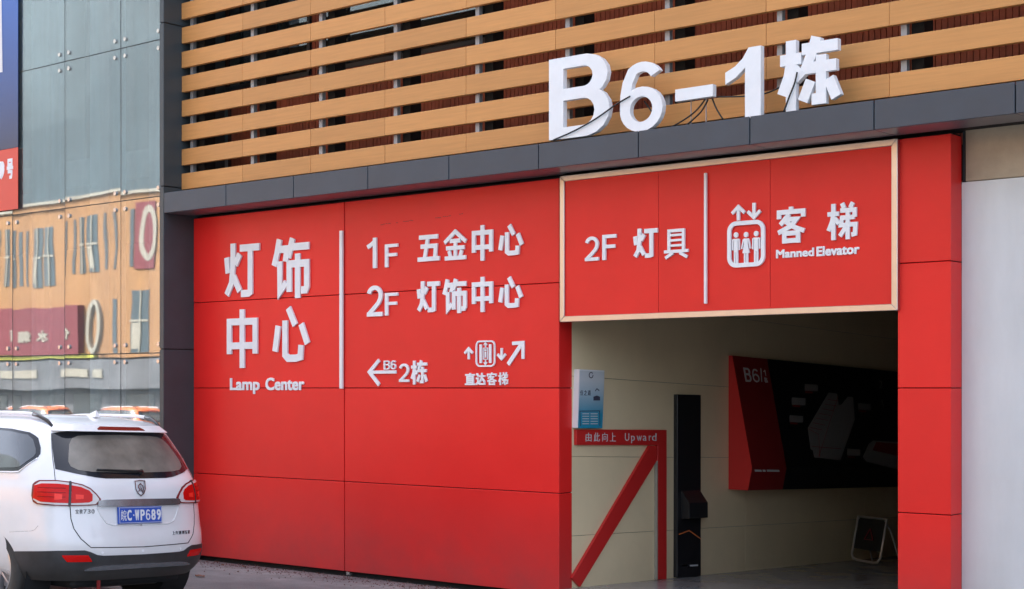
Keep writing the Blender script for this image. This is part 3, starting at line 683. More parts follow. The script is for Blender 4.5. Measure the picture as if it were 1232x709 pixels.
vdir = (p3-p2).normalized(); udir = Vector((0, 1, -SL)).normalized()
BF = Frame(p2, udir, vdir, udir.cross(vdir)); 
if BF.N.x < 0: BF.N = -BF.N
lb_ = Frame(BF.O-t.location, BF.U, BF.V, BF.N)
def bpx(x, y): return 880+x/3.94, 420+y/3.94          # positions read off an enlarged crop
b = MB()
def latb(ch, x0, x1, y0, y1, wt=.2):
    u0, v1 = BF.uv(*bpx(x0, y0)); u1, _ = BF.uv(*bpx(x1, y0)); _, v0 = BF.uv(*bpx((x0+x1)/2, y1)); put_latin(b, lb_, ch, u0, u1, v0, v1, .0005, .004, wt)
latb('B', 55, 85, 88, 155, .22); latb('6', 92, 125, 92, 158, .12); latb('1', 148, 163, 98, 128, .16)
b.ribbon(lb_, U(BF, bpx(139, 92), bpx(143, 156)), .015, .0005, .004)
u0, v1 = BF.uv(*bpx(153, 134)); u1, _ = BF.uv(*bpx(169, 134)); _, v0 = BF.uv(*bpx(160, 160)); put_glyph(b, lb_, '栋', u0, u1, v0, v1, .0005, .004)
for a_, c_ in ((110, 142), (148, 160), (168, 226)): b.ribbon(lb_, U(BF, bpx(a_, 577), bpx(c_, 578)), .022, .0005, .004)
b.build('lettering', 'print_grey', t)
b = MB(); latb('2', 694, 710, 148, 186, .1); latb('1', 703, 718, 238, 276, .1)
b.build('floor_numbers', 'print_dim', t)
b = MB()
b.poly(lb_, U(BF, bpx(362, 375), bpx(375, 475), bpx(386, 480), bpx(392, 514), bpx(516, 528), bpx(584, 335), bpx(576, 228), bpx(552, 226), bpx(522, 262), bpx(508, 268), bpx(500, 212), bpx(460, 206)), .0005, .003)
b.poly(lb_, U(BF, bpx(622, 512), bpx(640, 534), bpx(800, 575), bpx(800, 442), bpx(672, 434), bpx(650, 450)), .0005, .003)
for (x, y, w, h) in ((347, 166, 62, 32), (286, 230, 64, 34), (275, 314, 64, 32), (600, 257, 60, 30), (548, 472, 62, 32)):
    b.poly(lb_, U(BF, bpx(x, y+h), bpx(x+w, y+h+3), bpx(x+w, y+4), bpx(x, y)), .0005, .003)
b.build('floor_plan_print', 'print_dim', t)
b = MB()
for (x, y) in ((350, 205), (290, 270), (279, 352), (604, 294), (552, 512)): b.ribbon(lb_, U(BF, bpx(x, y), bpx(x+34, y+3)), .02, .0005, .0035)
for i in range(7): b.ribbon(lb_, U(BF, bpx(372+i*14, 372-i*22), bpx(430+i*13, 385-i*23)), .006, .003, .0045)
b.ribbon(lb_, U(BF, bpx(378, 462), bpx(520, 474)), .006, .003, .0045); b.ribbon(lb_, U(BF, bpx(412, 512), bpx(505, 222)), .006, .003, .0045); b.ribbon(lb_, U(BF, bpx(366, 380), bpx(412, 405), bpx(418, 512)), .006, .003, .0045)
b.poly(lb_, U(BF, bpx(668, 480), bpx(800, 510), bpx(800, 450), bpx(685, 442)), .003, .0045)
b.build('red_print', 'red_dark', t)
# folding stand on the floor
def fl(px, py):
    d = ray(px, py); t0 = 0
    # floor z = .08-SL*(Y-11.84)
    t_ = (.08+SL*11.84-CAM_Z)/(d.z+SL*d.y); return CAM+d*t_
pa, pb = fl(1024, 675.5), fl(1058, 681.5); ax = (pb-pa).normalized(); pc = (pa+pb)/2
t = thing('caution_stand', 'chrome framed folding notice stand on the passage floor under the board', 'stand', tuple(pc))
w_ = (pb-pa).length/2; lean = Vector((.07, .05, 0)); hh = .52
def q(s_, h, d=0): return ax*s_*w_+lean*h+Vector((0, 0, .03+hh*h))
loop = [q(-1, 1), q(-1, .12), q(-.85, .02), q(-.6, 0), q(.6, 0), q(.85, .02), q(1, .12), q(1, 1), q(-1, 1)]
b = MB(); b.tube(loop, .014, 8); b.build('frame', 'steel_tube', t, smooth=True)
b = MB(); b.hexa([q(-.96, .26)+Vector((0, .004, 0)), q(.96, .26)+Vector((0, .004, 0)), q(.96, .26)+Vector((0, .012, 0)), q(-.96, .26)+Vector((0, .012, 0)), q(-.96, .98)+Vector((0, .004, 0)), q(.96, .98)+Vector((0, .004, 0)), q(.96, .98)+Vector((0, .012, 0)), q(-.96, .98)+Vector((0, .012, 0))])
b.build('notice_panel', 'car_frit', t)
for s_ in (-1, 1):
    b = MB(); b.tube([q(s_*.9, .97), q(s_*.9, .9)+Vector((.02, .12, -.1)), ax*s_*w_+Vector((.10, .36, -.02))], .009, 6); b.build('rear_leg', 'steel_tube', t)
b = MB(); tri = [q(-.3, .5), q(.3, .5), q(0, .75)]; n_ = Vector((0, -.004, .0)); b.tube([p+n_ for p in tri+tri[:1]], .006, 4); b.build('warning_triangle', 'red_dark', t)

# ------------------------------------------------------------------ BIG LETTERS on the canopy
YL = YF+.03
LFR = Frame((0, YL+.05, 0), (1, 0, 0), (0, 0, 1), (0, -1, 0)); LFF = LFR.off(.07)
bgp = 'large white letters standing on the canopy'
def big(ch, xl, xr, tp, bt, label, build):
    u0, u1 = LFF.uv(xl, 467)[0], LFF.uv(xr, 467)[0]; v1 = zc(LFF, *tp); v0 = zc(LFF, *bt)
    t = thing('channel_letter', label, 'letter', LFR.p((u0+u1)/2, v0, 0), bgp); lf = Frame(LFR.O-t.location, LFR.U, LFR.V, LFR.N)
    b = MB(); build(b, lf, u0, u1, v0, v1); o = b.build('letter_face', 'white_letter', t)
    wb = .003 if ch == '-' else .010
    for a in (.3, .7):
        b = MB(); b.box((a-.5)*(u1-u0)-wb, (a-.5)*(u1-u0)+wb, -.0, (.008 if ch == '-' else .10), 4.2-t.location.z, 4.2-t.location.z+.06 if v0 < 4.35 else v0-t.location.z+.02)
        b.build('bracket', 'steel_post', t)
    return t
big('B', 660.8, 731.3, (665, 71.5), (665, 168.3), 'white letter B, leftmost of the letters on the canopy', lambda b, lf, *a: put_latin(b, lf, 'B', *a, 0.015, .07, .25))
big('6', 746.3, 796.5, (771, 75), (771, 158), 'white figure 6 standing right of the letter B on the canopy', lambda b, lf, *a: put_latin(b, lf, '6', *a, 0.015, .07, .24))
def dash(b, lf, u0, u1, v0, v1): b.poly(lf, [(u0, v0), (u1, v0), (u1, v1), (u0, v1)], 0.015, .07)
big('-', 812.3, 857.5, (834, 104.8), (834, 119.2), 'white hyphen bar raised above the canopy between 6 and 1', dash)
def one(b, lf, u0, u1, v0, v1):
    w, h = u1-u0, v1-v0; b.poly(lf, [(u0+w*x, v0+h*y) for x, y in ((.56, 0), (1, 0), (1, 1), (.66, 1), (.5, .86), (.28, .76), (0, .69), (0, .52), (.3, .6), (.56, .72))], 0.015, .07)
big('1', 872.5, 915.2, (912, 55.3), (905, 141.5), 'white figure 1 standing left of the Chinese character on the canopy', one)
big('栋', 932.6, 1014, (985, 43.5), (950, 134.2), 'white character 栋, rightmost letter on the canopy', lambda b, lf, *a: put_han(b, lf, '栋', *a, 0.015, .07, 1.38))
CF = LFR.off(.085)
def cab(label, pts, rs=.007):
    P = [CF.p(*CF.uv(*q), n) for *q, n in [(p[0], p[1], p[2] if len(p) > 2 else 0) for p in pts]]
    # smooth
    Q = []
    for i in range(len(P)-1):
        for k in range(6):
            s = k/6; p0, p1, p2, p3 = P[max(i-1, 0)], P[i], P[i+1], P[min(i+2, len(P)-1)]
            Q.append(.5*((2*p1)+(p2-p0)*s+(2*p0-5*p1+4*p2-p3)*s*s+(3*p1-p0-3*p2+p3)*s**3))
    Q.append(P[-1]); b = MB(); b.tube([p-Q[0] for p in Q], rs, 6); o = b.build('cable', 'cable_black', smooth=True); o.location = Q[0]
    tag(o, label, 'cable', 'loose black cables on the canopy letters'); return o
cab('black cable crossing the front of the letter B', [(666, 168.5), (690, 158), (716, 143.5), (741, 126), (758, 116)])
cab('black cable curving behind the lower bowl of the figure 6', [(767, 120, -.1), (773, 128, -.1), (779, 137, -.1)])
cab('black cable sagging from the hyphen down to the 6', [(842, 117, -.09), (832, 131, -.08), (818, 142, -.08), (800, 152, -.09)])
cab('second black cable hanging under the hyphen to the canopy', [(845, 118, -.09), (838, 132, -.08), (828, 142, -.08), (818, 150.5, -.08)])
cab('short black cable right of the hyphen reaching the canopy', [(850, 117, -.09), (856, 130, -.08), (863.5, 142, -.08)])
cab('black cable running from the hyphen behind the 1 to 栋', [(856, 115, -.09), (888, 113.5, -.12), (912, 110, -.12), (934, 102, -.09)])
cab('black cable draped down the front of the character 栋', [(959, 87), (956, 100), (949, 118), (943, 134.5)])

# ------------------------------------------------------------------ GLASS CURTAIN WALL
YG = 11.2
gv = [XatY(p, YG) for p in (192, 145, 78, 15)]; dg = gv[2]-gv[3]
gxs = [XPL-.004]+gv[1:]+[gv[3]-dg*i for i in range(1, 22)]
gzs = [2.41-1.82, 2.41, 4.235, 6.06, 7.9, 9.7]
gw = thing('glass_facade', 'bolted glass curtain wall left of the dark pilaster', 'glass wall', (XPL, YG, 0))
b0 = [.3]+gzs[0:]
_b = MB(); _b.cyl((0, 0, 0), (0, 1, 0), .026, .016, 12); BOLT = _b.mesh('bolt'); BOLT.materials.append(M['bolt'])
for i, (xa, xb) in enumerate(zip(gxs[:-1], gxs[1:])):
    for z0, z1 in zip(b0[:-1], b0[1:]):
        b = MB(); L = gw.location; tilt = random.uniform(-.0035, .0035); tz = random.uniform(-.003, .003); cx = (xa+xb)/2
        def yy(x, z): return (x-cx)*tilt+(z-z0-.9)*tz
        p = []
        for z in (z0+.006, z1-.006):
            for x, d in ((xb+.005, 0), (xa-.005, 0), (xa-.005, .012), (xb+.005, .012)): p.append((x-L.x, yy(x, z)+d, z))
        b.hexa(p); b.build('glass_panel', 'curtain_glass', gw)
        if i < 5:
            for x in (xb+.1, xa-.1):
                for z in (z0+.1, z1-.1):
                    o_ = bpy.data.objects.new('bolt', BOLT); COL.objects.link(o_); o_.parent = gw; o_.location = (x-L.x, yy(x, z)-.008, z)
for i, xb in enumerate(gxs[1:6]): wpart('joint_seal', 'sealant', gw, xb-.005, xb+.005, YG+.002, YG+.011, .3, 9.7)
for z in gzs: wpart('joint_seal', 'sealant', gw, gxs[-1], XPL, YG+.0025, YG+.0105, z-.0045, z+.0045)
# inside: slab, columns, back wall
inn = thing('glass_hall_interior', 'dim grey hall with columns and slabs behind the glass facade', 'interior', (-30, 13, 0))
wpart('slab', 'concrete', inn, -46, XPL-.02, 11.75, 17, 4.6, 4.95); wpart('slab', 'concrete', inn, -46, XPL-.02, 11.75, 17, 9.2, 9.4)
wpart('back_wall', 'room_grey', inn, -46, XPL-.02, 17, 17.2, 0, 9.7); wpart('floor', 'concrete', inn, -46, XPL, 11.3, 17, -.02, .25)
for x in (-15.25, -16.45, -17.75, -20.6, -23.5, -27, -31): wpart('column', 'white_trim', inn, x-.2, x+.2, 11.5, 11.75, .25, 9.2)
for x in (-15.4, -17.3, -19.6, -22.4): wpart('blind', 'hall_grey', inn, x-.8, x+.5, 13.1, 13.13, 5.0, 9.1)
# banner film stuck on the glass
xb_ = XatY(22, YG-.03); t = thing('advert_banner', 'blue and red advert banner hung over the left glass panels', 'banner', (xb_, YG-.03, 4.3))
grad_mat('banner_grad', (.035, .045, .10), (.03, .14, .55), 5.1, 7.6)
wpart('blue_sheet', 'banner_grad', t, xb_-4.2, xb_, YG-.035, YG-.03, 5.095, 9.6); wpart('red_sheet', 'banner_red', t, xb_-4.2, xb_, YG-.036, YG-.031, 4.30, 5.09)
GF = Frame((0, YG-.036, 0), (1, 0, 0), (0, 0, 1), (0, -1, 0)); lg = Frame(GF.O-t.location, GF.U, GF.V, GF.N)
b = MB(); put_glyph(b, lg, '号', GF.uv(8.3, 467)[0], GF.uv(16, 467)[0], zc(GF, 12, 215.5), zc(GF, 12, 191), .001, .004, .012)
put_glyph(b, lg, '9', GF.uv(-2.5, 467)[0], GF.uv(5.5, 467)[0], zc(GF, 3, 216), zc(GF, 3, 194), .001, .004, .02)
b.build('lettering', 'white_letter', t)
b = MB(); b.poly(lg, [GF.uv(-30, 90), GF.uv(3.2, 87), GF.uv(2, 0), GF.uv(-30, 0)], .001, .003); b.build('pale_print', 'poster_white', t)

# ------------------------------------------------------------------ ACROSS THE STREET (seen in the glass)
YO = -25.0; VG = 2*YG-YO
def ox(px): return XatY(px, VG)
def oz(px, py): return ZatY(px, py, VG)
ob = thing('orange_building', 'long orange commercial building across the street, mirrored in the glass', 'building', (ox(190)+12, YO, 0))
zt = oz(107, 243); xa, xb = ox(0)-45, ox(190)+60
def opart(name, m, x0, x1, y0, y1, z0, z1, par=None): return wpart(name, m, ob, x0, x1, y0, y1, z0, z1)
zsh = oz(100, 430)
opart('facade', 'orange_render', xa, xb, YO-12, YO, zsh, zt); opart('coping', 'frame_cream', xa, xb, YO-.3, YO+.15, zt, zt+.16)
opart('shopfront', 'shop_grey', xa, xb, YO-12, YO-.5, -.6, zsh); opart('shop_sign_band', 'shop_grey', xa, xb, YO-.5, YO+.2, zsh-1.6, zsh-.1)
random.seed(5)
WIN = [(-60, -52, 280, 345), (-44, -30, 278, 345), (-20, -12, 276, 345), (-8, -2, 276, 345), (4, 11, 275, 345), (15, 20, 277, 343), (25, 27.5, 276, 343), (34, 44, 273, 344), (46, 57, 271, 341), (76, 79, 266, 330), (87, 89, 265, 330), (97, 100, 263, 328), (105, 112, 260, 328), (116, 130, 258, 326), (138, 140.5, 256, 322), (148, 150.5, 254, 322), (164, 168, 252, 320), (164, 186, 348, 424), (147, 152, 358, 424), (200, 210, 250, 318), (222, 226, 250, 318), (240, 256, 250, 318)]
for j, (p0, p1, y0, y1) in enumerate(WIN):
    za_, zb_ = ZatY((p0+p1)/2, y1, VG), ZatY((p0+p1)/2, y0, VG); xa_, xb_ = ox(p0), ox(p1)
    w_ = opart('window', 'hall_grey', xa_, xb_, YO-.001, YO+.03, za_, zb_)
    if p1-p0 > 6:
        b = MB(); L = ob.location; m_ = (xa_+xb_)/2
        b.box(m_-.05-L.x, m_+.05-L.x, .03, .09, za_, zb_); b.box(xa_-L.x, xb_-L.x, .03, .085, (za_+zb_)/2-.05, (za_+zb_)/2+.05); b.build('window_bars', 'frame_cream', w_)
        if j % 2: b = MB(); b.box(xa_+.1-L.x, m_-.1-L.x, .031, .05, za_+.2, (za_+zb_)/2-.1); b.build('blind', 'frame_cream', w_)
b = MB(); L = ob.location
b.ribbon(Frame((-L.x, YO-L.y, 0), (1, 0, 0), (0, 0, 1), (0, 1, 0)), arc(ox(125), oz(125, 392), .45, 1.25, 0, 345, 22), .22, .02, .2, True); b.build('ring_emblem', 'frame_cream', ob)
sxa, sxb = ox(-60), ox(112); opart('maroon_sign', 'maroon', sxa, sxb, YO+.02, YO+.45, oz(100, 425), oz(100, 360)-.3)
b = MB(); OF = Frame((0, YO+.47, 0), (-1, 0, 0), (0, 0, 1), (0, 1, 0)); lo = Frame(OF.O-ob.location, OF.U, OF.V, OF.N)
for i, ch in enumerate('仁 水箱 机电工业'):
    if ch == ' ': continue
    u0 = -sxb+.8+i*1.62; put_glyph(b, lo, ch, u0, u0+1.1, oz(100, 407), oz(100, 393), .0, .03, .03)
b.build('sign_lettering', 'frame_cream', ob)
b = MB()
for a_, c_ in ((-130, -118), (-112, -68), (-40, -14)): b.ribbon(lo, [(-ox(-a_), zsh-.8), (-ox(-c_), zsh-.8)], .42, -.25, -.2)
b.build('sign_strip_print', 'frame_cream', ob)
opart('yellow_strip', mat('strip_yellow', (.42, .40, .06), .6), sxa, sxb+.6, YO+.02, YO+.3, oz(100, 430), oz(100, 425))
x = xa+2
while x < xb-3:
    opart('shop_window', 'car_side_glass', x, x+2.6, YO-.5, YO-.46, .4, zsh-1.9); x += 4.1
opart('poster', 'maroon', ox(170), ox(192), YO+.02, YO+.08, ZatY(180, 322, VG), ZatY(180, 244, VG))
b = MB(); b.ribbon(Frame((-ob.location.x, YO-ob.location.y, 0), (1, 0, 0), (0, 0, 1), (0, 1, 0)), arc(ox(185), ZatY(185, 280, VG), .55, 1.2, 0, 345, 22), .3, .08, .1, True); b.build('poster_print', 'frame_cream', ob)
hall = thing('sky_block_hall', 'large grey blue hall added behind the orange building to darken the mirrored sky', 'building', (-60, -60, 0))  # hall added so the glass mirrors a grey mass, not bright sky
wpart('body', 'hall_grey', hall, -260, 40, -110, -60, -.6, 26)
wpart('sky_blocker', 'hall_grey_dark', hall, -300, 60, -180, -112, -.6, 78)  # oversized block added to cover the bright sky strip above the hall
b = MB(); vs = arc(-85, 26, 34, 11, 0, 180, 20); HF = Frame((0, -60, 0), (1, 0, 0), (0, 0, 1), (0, 1, 0)); lh = Frame(HF.O-hall.location, HF.U, HF.V, HF.N)
b.poly(lh, vs, -40, 0); b.build('vault', 'hall_grey', hall)

# ------------------------------------------------------------------ CAR
LEV = [(.27, -.80, 3.42, .80), (.30, -.86, 3.52, .835), (.37, -.91, 3.60, .868), (.47, -.93, 3.64, .882), (.60, -.925, 3.65, .888), (.70, -.895, 3.64, .886), (.85, -.87, 3.62, .882),
       (.95, -.86, 3.54, .876), (1.03, -.845, 3.34, .866), (1.09, -.82, 2.98, .85), (1.13, -.79, 2.72, .85), (1.27, -.70, 2.44, .815), (1.40, -.60, 2.17, .772), (1.512, -.505, 1.88, .73),
       (1.568, -.44, 1.62, .69), (1.604, -.34, 1.32, .60), (1.622, -.16, 1.05, .50), (1.63, .1, .8, .3)]
ZTOP, ZBOT = 1.63, .27
def lev(z):
    for a, c in zip(LEV[:-1], LEV[1:]):
        if a[0] <= z <= c[0]:
            s = (z-a[0])/(c[0]-a[0]); return [a[k]+(c[k]-a[k])*s for k in (1, 2, 3)]
    return list(LEV[-1][1:]) if z > LEV[-1][0] else list(LEV[0][1:])
def plan(xr, xf, w, n=96):
    pts = []; ar = min(.62, (xf-xr)*.45); af = min(.95, (xf-xr)*.5); er, ef = 3.0, 2.5; q_ = n//4
    for i in range(q_+1):     # rear centre -> left side
        a = math.pi/2*i/q_; pts.append((xr+ar-ar*math.cos(a)**(2/er), w*math.sin(a)**(2/er)))
    m_ = q_
    xa_, xb_ = xr+ar, xf-af
    for i in range(1, m_+1):
        s = i/m_; pts.append((xa_+(xb_-xa_)*s, w))
    for i in range(1, q_+1):
        a = math.pi/2*(1-i/q_); pts.append((xf-af+af*math.cos(a)**(2/ef), w*math.sin(a)**(2/ef)))
    full = pts+[(x, -y) for x, y in pts[-2:0:-1]]
    return [(x, y*(1-.02*((x-1.3)/2.2)**2)) for x, y in full]
def car_shell():
    zs_ = []
    for a, c in zip(LEV[:-1], LEV[1:]):
        for k in range(3): zs_.append(a[0]+(c[0]-a[0])*k/3)
    zs_.append(LEV[-1][0]); vs = []; fs = []
    # smooth the level table a little
    def sm(z):
        h = .025; A = [lev(min(max(z+d, ZBOT), ZTOP)) for d in (-h, 0, h)]
        return [sum(a[k] for a in A)/3 for k in range(3)]
    for z in zs_:
        P = plan(*sm(z)); vs += [(x, y, z) for x, y in P]
    n = len(P)
    for j in range(len(zs_)-1): fs += [(j*n+i, j*n+(i+1) % n, (j+1)*n+(i+1) % n, (j+1)*n+i) for i in range(n)]
    b = MB(); fs.append(tuple(range(n-1, -1, -1))); 
    k = len(vs); vs.append((.45, 0, 1.637)); t0 = (len(zs_)-1)*n
    fs += [(t0+i, t0+(i+1) % n, k) for i in range(n)]
    b.add(vs, fs); return b.mesh('body')
AX = (-.10, 2.65); TR = .335
shell = car_shell()
_bm = bmesh.new(); _bm.from_mesh(shell); BVH = BVHTree.FromBMesh(_bm); _bm.free()
def hit(o, d):
    p, n, i, dist = BVH.ray_cast(Vector(o), Vector(d).normalized())
    if p is None: return None
    if n.dot(Vector(d)) > 0: n = -n
    return p, n
CYX = .15
def cyl_hit(th, z):
    a = R(th); c = Vector((CYX, 0, z)); o = c+Vector((-math.cos(a), math.sin(a), 0))*4
    r = hit(o, c-o)
    return r
def side_hit(x, z, s=1): return hit((x, 3*s, z), (0, -s, 0))
def grid_patch(b, fn, cols, nu=24, nv=6, off=.006, skirt=.03):
    us = [c[0] for c in cols]
    def interp(u):
        for a, c in zip(cols[:-1], cols[1:]):
            if a[0] <= u <= c[0] or a[0] >= u >= c[0]:
                s = (u-a[0])/(c[0]-a[0]) if c[0] != a[0] else 0
                return a[1]+(c[1]-a[1])*s, a[2]+(c[2]-a[2])*s
        return cols[-1][1:]
    U_ = sorted(set([us[0]+(us[-1]-us[0])*i/nu for i in range(nu+1)]+us), reverse=us[0] > us[-1]); vs = []; inn = []
    for u in U_:
        lo, hi = interp(u)
        for k in range(nv+1):
            r = fn(u, lo+(hi-lo)*k/nv)
            if r is None: r = (Vector((0, 0, 1)), Vector((0, 0, 1)))
            vs.append(r[0]+r[1]*off); inn.append(r[0]-r[1]*skirt)
    n = len(U_); m = nv+1; fs = [(i*m+k, (i+1)*m+k, (i+1)*m+k+1, i*m+k+1) for i in range(n-1) for k in range(nv)]
    N = len(vs); bd = [(i*m, (i+1)*m) for i in range(n-1)]+[((n-1)*m+k, (n-1)*m+k+1) for k in range(nv)]+[((i+1)*m+nv, i*m+nv) for i in range(n-2, -1, -1)]+[(k+1, k) for k in range(nv-1, -1, -1)]
    fs += [(a, c, c+N, a+N) for a, c in bd]; b.add(vs+inn, fs)
def mir(fn): return lambda u, z: fn(-u, z)
CARPOS = (-11.73, 7.97)
CAR_ROT = R(180)
def build_car(paint, label, loc, rot, main=True):
    car = thing('parked_car', label, 'car', loc); car.rotation_euler = rot
    # body with wheel arches cut
    body = link('body', shell.copy(), paint, car)
    cb = MB()
    for x in AX:
        for s in (-1, 1): cb.cyl((x, s*.80, TR+.015), (0, 1, 0), .405, .42, 40)
    cutter = cb.build('cut', None); mod = body.modifiers.new('b', 'BOOLEAN'); mod.object = cutter; mod.operation = 'DIFFERENCE'; mod.solver = 'EXACT'
    dgp = bpy.context.evaluated_depsgraph_get(); me = bpy.data.meshes.new_from_object(body.evaluated_get(dgp)); body.modifiers.clear(); body.data = me
    bpy.data.objects.remove(cutter); smooth_angle(body, 38)
    def P(name, m, fn=None, cols=None, mirror=False, **k):
        b = MB(); grid_patch(b, fn, cols, **k)
        o = b.build(name, m, car); smooth_angle(o, 50)
        if mirror: 
            b = MB(); grid_patch(b, mir(fn) if fn is cyl_hit else (lambda u, z: side_hit(u, z, -1)), cols, **k); o2 = b.build(name, m, car); smooth_angle(o2, 50)
        return o
    # liners + wheels
    for x in AX:
        for s in (-1, 1):
            b = MB(); b.lathe((x, s*.66, TR+.015), (0, s, 0), [(.1, -.08), (.385, -.08), (.40, .18)], 32); b.build('arch_liner', 'gap_black', car)
            c = (x, s*.775, TR); b = MB()
            b.lathe(c, (0, s, 0), [(.225, -.10), (.30, -.108), (.325, -.09), (TR, -.06), (TR, .06), (.325, .09), (.30, .104), (.235, .10), (.225, .085)], 48)
            ty = b.build('wheel', 'rubber', car, smooth=True)
            b = MB(); b.lathe(c, (0, s, 0), [(.222, -.09), (.228, .095), (.215, .098), (.205, .06), (.20, -.05)], 40)
            b.lathe(c, (0, s, 0), [(0, .07), (.05, .07), (.06, .045), (.06, 0)], 20)
            for k in range(10):
                a = 2*math.pi*k/10+(.10 if k % 2 else -.10); dx, dz = math.cos(a), math.sin(a); tx, tz = -dz, dx
                def pt(r, w, d): return (x+dx*r+tx*w, s*(.775+d), TR+dz*r+tz*w)
                b.hexa([pt(.04, -.016, .03), pt(.04, .016, .03), pt(.21, .012, .05), pt(.21, -.012, .05), pt(.04, -.012, .066), pt(.04, .012, .066), pt(.212, .008, .088), pt(.212, -.008, .088)])
            rm = b.build('rim', 'alloy', ty); smooth_angle(rm, 40)
            b = MB(); b.lathe(c, (0, s, 0), [(0, -.0), (.15, -.0), (.15, -.02)], 28); b.build('brake_disc', 'steel_post', ty)
    CARPARTS(car, P, paint)
    return car
def fr_hit(y, z): return hit((5, y, z), (-1, 0, 0))
def top_hit(x, y): return hit((x, y, 3), (0, 0, -1))
def sym(c): return [(-u, a, d) for u, a, d in c]+[(u, a, d) for u, a, d in c[::-1] if u != 0]
def CARPARTS(car, P, paint):
    def line(name, m, pts, r=.0045, fn=cyl_hit, off=0, n=6, close=False):
        Q = []
        for i in range(len(pts)-1):
            (a, c), (d, e) = pts[i], pts[i+1]
            for k in range(6): Q.append((a+(d-a)*k/6, c+(e-c)*k/6))
        Q.append(pts[-1]); W_ = [fn(*q) for q in Q]; W_ = [w[0]+w[1]*off for w in W_ if w]
        b = MB(); b.tube(W_, r, n); return b.build(name, m, car, smooth=True)
    # rear glass
    g = P('rear_window', 'car_frit', cyl_hit, sym([(46, 1.462, 1.47), (41.3, 1.18, 1.482), (32, 1.145, 1.49), (23, 1.115, 1.494), (18, 1.106, 1.496), (0, 1.104, 1.50)]), nu=50, nv=10, off=.004)
    b = MB(); grid_patch(b, cyl_hit, sym([(35.8, 1.24, 1.38), (34.5, 1.20, 1.43), (31, 1.172, 1.452), (24, 1.158, 1.458), (0, 1.150, 1.464)]), nu=44, nv=10, off=.0065, skirt=0); o = b.build('dusty_pane', 'car_glass', g); smooth_angle(o, 60)
    # spoiler with high brake lamp
    b = MB(); ths = [-46.5+93*i/40 for i in range(41)]; vs = []; face = {}
    for th in ths:
        a = R(th); out = Vector((-math.cos(a), math.sin(a), 0)); e = min(1, (47.5-abs(th))/9); ow = .06*e+.008
        A = cyl_hit(th, 1.488)[0]; D = cyl_hit(th, 1.588); A2 = cyl_hit(th, 1.54)[0]
        B_ = A+out*ow+Vector((0, 0, .006)); C_ = Vector((A2.x, A2.y, 1.545))+out*(ow*.9); Dp = D[0]+D[1]*.004
        E_ = cyl_hit(th, 1.606); vs += [A, B_, B_+Vector((0, 0, .004)), C_, C_+Vector((0, 0, .006))-out*.006, Dp, E_[0]-E_[1]*.01]; face[round(th, 2)] = (B_, C_, out)
    m = 7; b.add(vs, [(i*m+k, (i+1)*m+k, (i+1)*m+k+1, i*m+k+1) for i in range(40) for k in range(m-1)]+[tuple(range(m)), tuple(range(41*m-1, 40*m-1, -1))])
    sp = b.build('spoiler', paint, car); smooth_angle(sp, 30)
    b = MB(); vs = []
    T = sorted(face); T = [t for t in T if abs(t) < 19]
    for i, t in enumerate(T):
        B_, C_, out = face[t]; e = 0 if 0 < i < len(T)-1 else .35
        vs += [B_.lerp(C_, .22)+out*.004, B_.lerp(C_, .86-e)+out*.004, B_.lerp(C_, .86-e)-out*.01, B_.lerp(C_, .22)-out*.01]
    k = len(T); b.add(vs, [(i*4+j, (i+1)*4+j, (i+1)*4+(j+1) % 4, i*4+(j+1) % 4) for i in range(k-1) for j in range(4)]+[(0, 1, 2, 3), (4*k-1, 4*k-2, 4*k-3, 4*k-4)])
    b.build('brake_lamp', 'lamp_dark', sp)
    # tail lamps
    for fn in (cyl_hit, mir(cyl_hit)):
        def sub(name, m, cols, par, off): 
            b = MB(); grid_patch(b, fn, cols, nu=14, nv=5, off=off, skirt=.01); o = b.build(name, m, par); smooth_angle(o, 50); return o
        tl = sub('tail_lamp', 'lamp_dark', [(21.3, .925, .940), (23.4, .890, .985), (26, .886, 1.028), (29.5, .884, 1.056), (34.7, .882, 1.076), (40.2, .884, 1.087), (47.6, .892, 1.085), (49.4, .91, 1.07), (50.4, .96, 1.05)], car, .014)
        sub('clear_lens', 'lamp_clear', [(22.3, .928, .940), (23.8, .898, .975), (26.3, .895, 1.016), (29.5, .893, 1.044), (33.9, .892, 1.062)], tl, .018)
        sub('red_lens', 'lamp_red', [(25.2, .925, .975), (26.6, .912, 1.005), (30, .908, 1.032), (33.9, .906, 1.045)], tl, .022)
        sub('clear_lens', 'lamp_clear', [(35, .892, 1.066), (40, .893, 1.076), (47, .902, 1.073), (49.2, .93, 1.045)], tl, .018)
        sub('red_lens', 'lamp_red', [(35, .906, 1.048), (40, .908, 1.056), (46, .914, 1.056), (49.2, .94, 1.040)], tl, .022)
        for z_ in (.95, .985, 1.02): sub('lens_rib', 'lamp_red_deep', [(36.2, z_, z_+.006), (42, z_, z_+.007), (47.5, z_+.003, z_+.008)], tl, .0235)
        sub('bulb', 'lamp_bright', [(37.5, .935, .975), (40.5, .93, .98)], tl, .0245)
        sub('bulb', 'lamp_bright', [(29, .94, .97), (32.2, .935, .975)], tl, .0245)
        sub('lens_divider', 'car_trim', [(34.1, .88, 1.076), (34.9, .88, 1.077)], tl, .024)
        sub('reflector', 'lamp_red', [(25, .433, .440), (26.6, .434, .486), (34.7, .435, .488), (36.6, .480, .488)], car, .014)
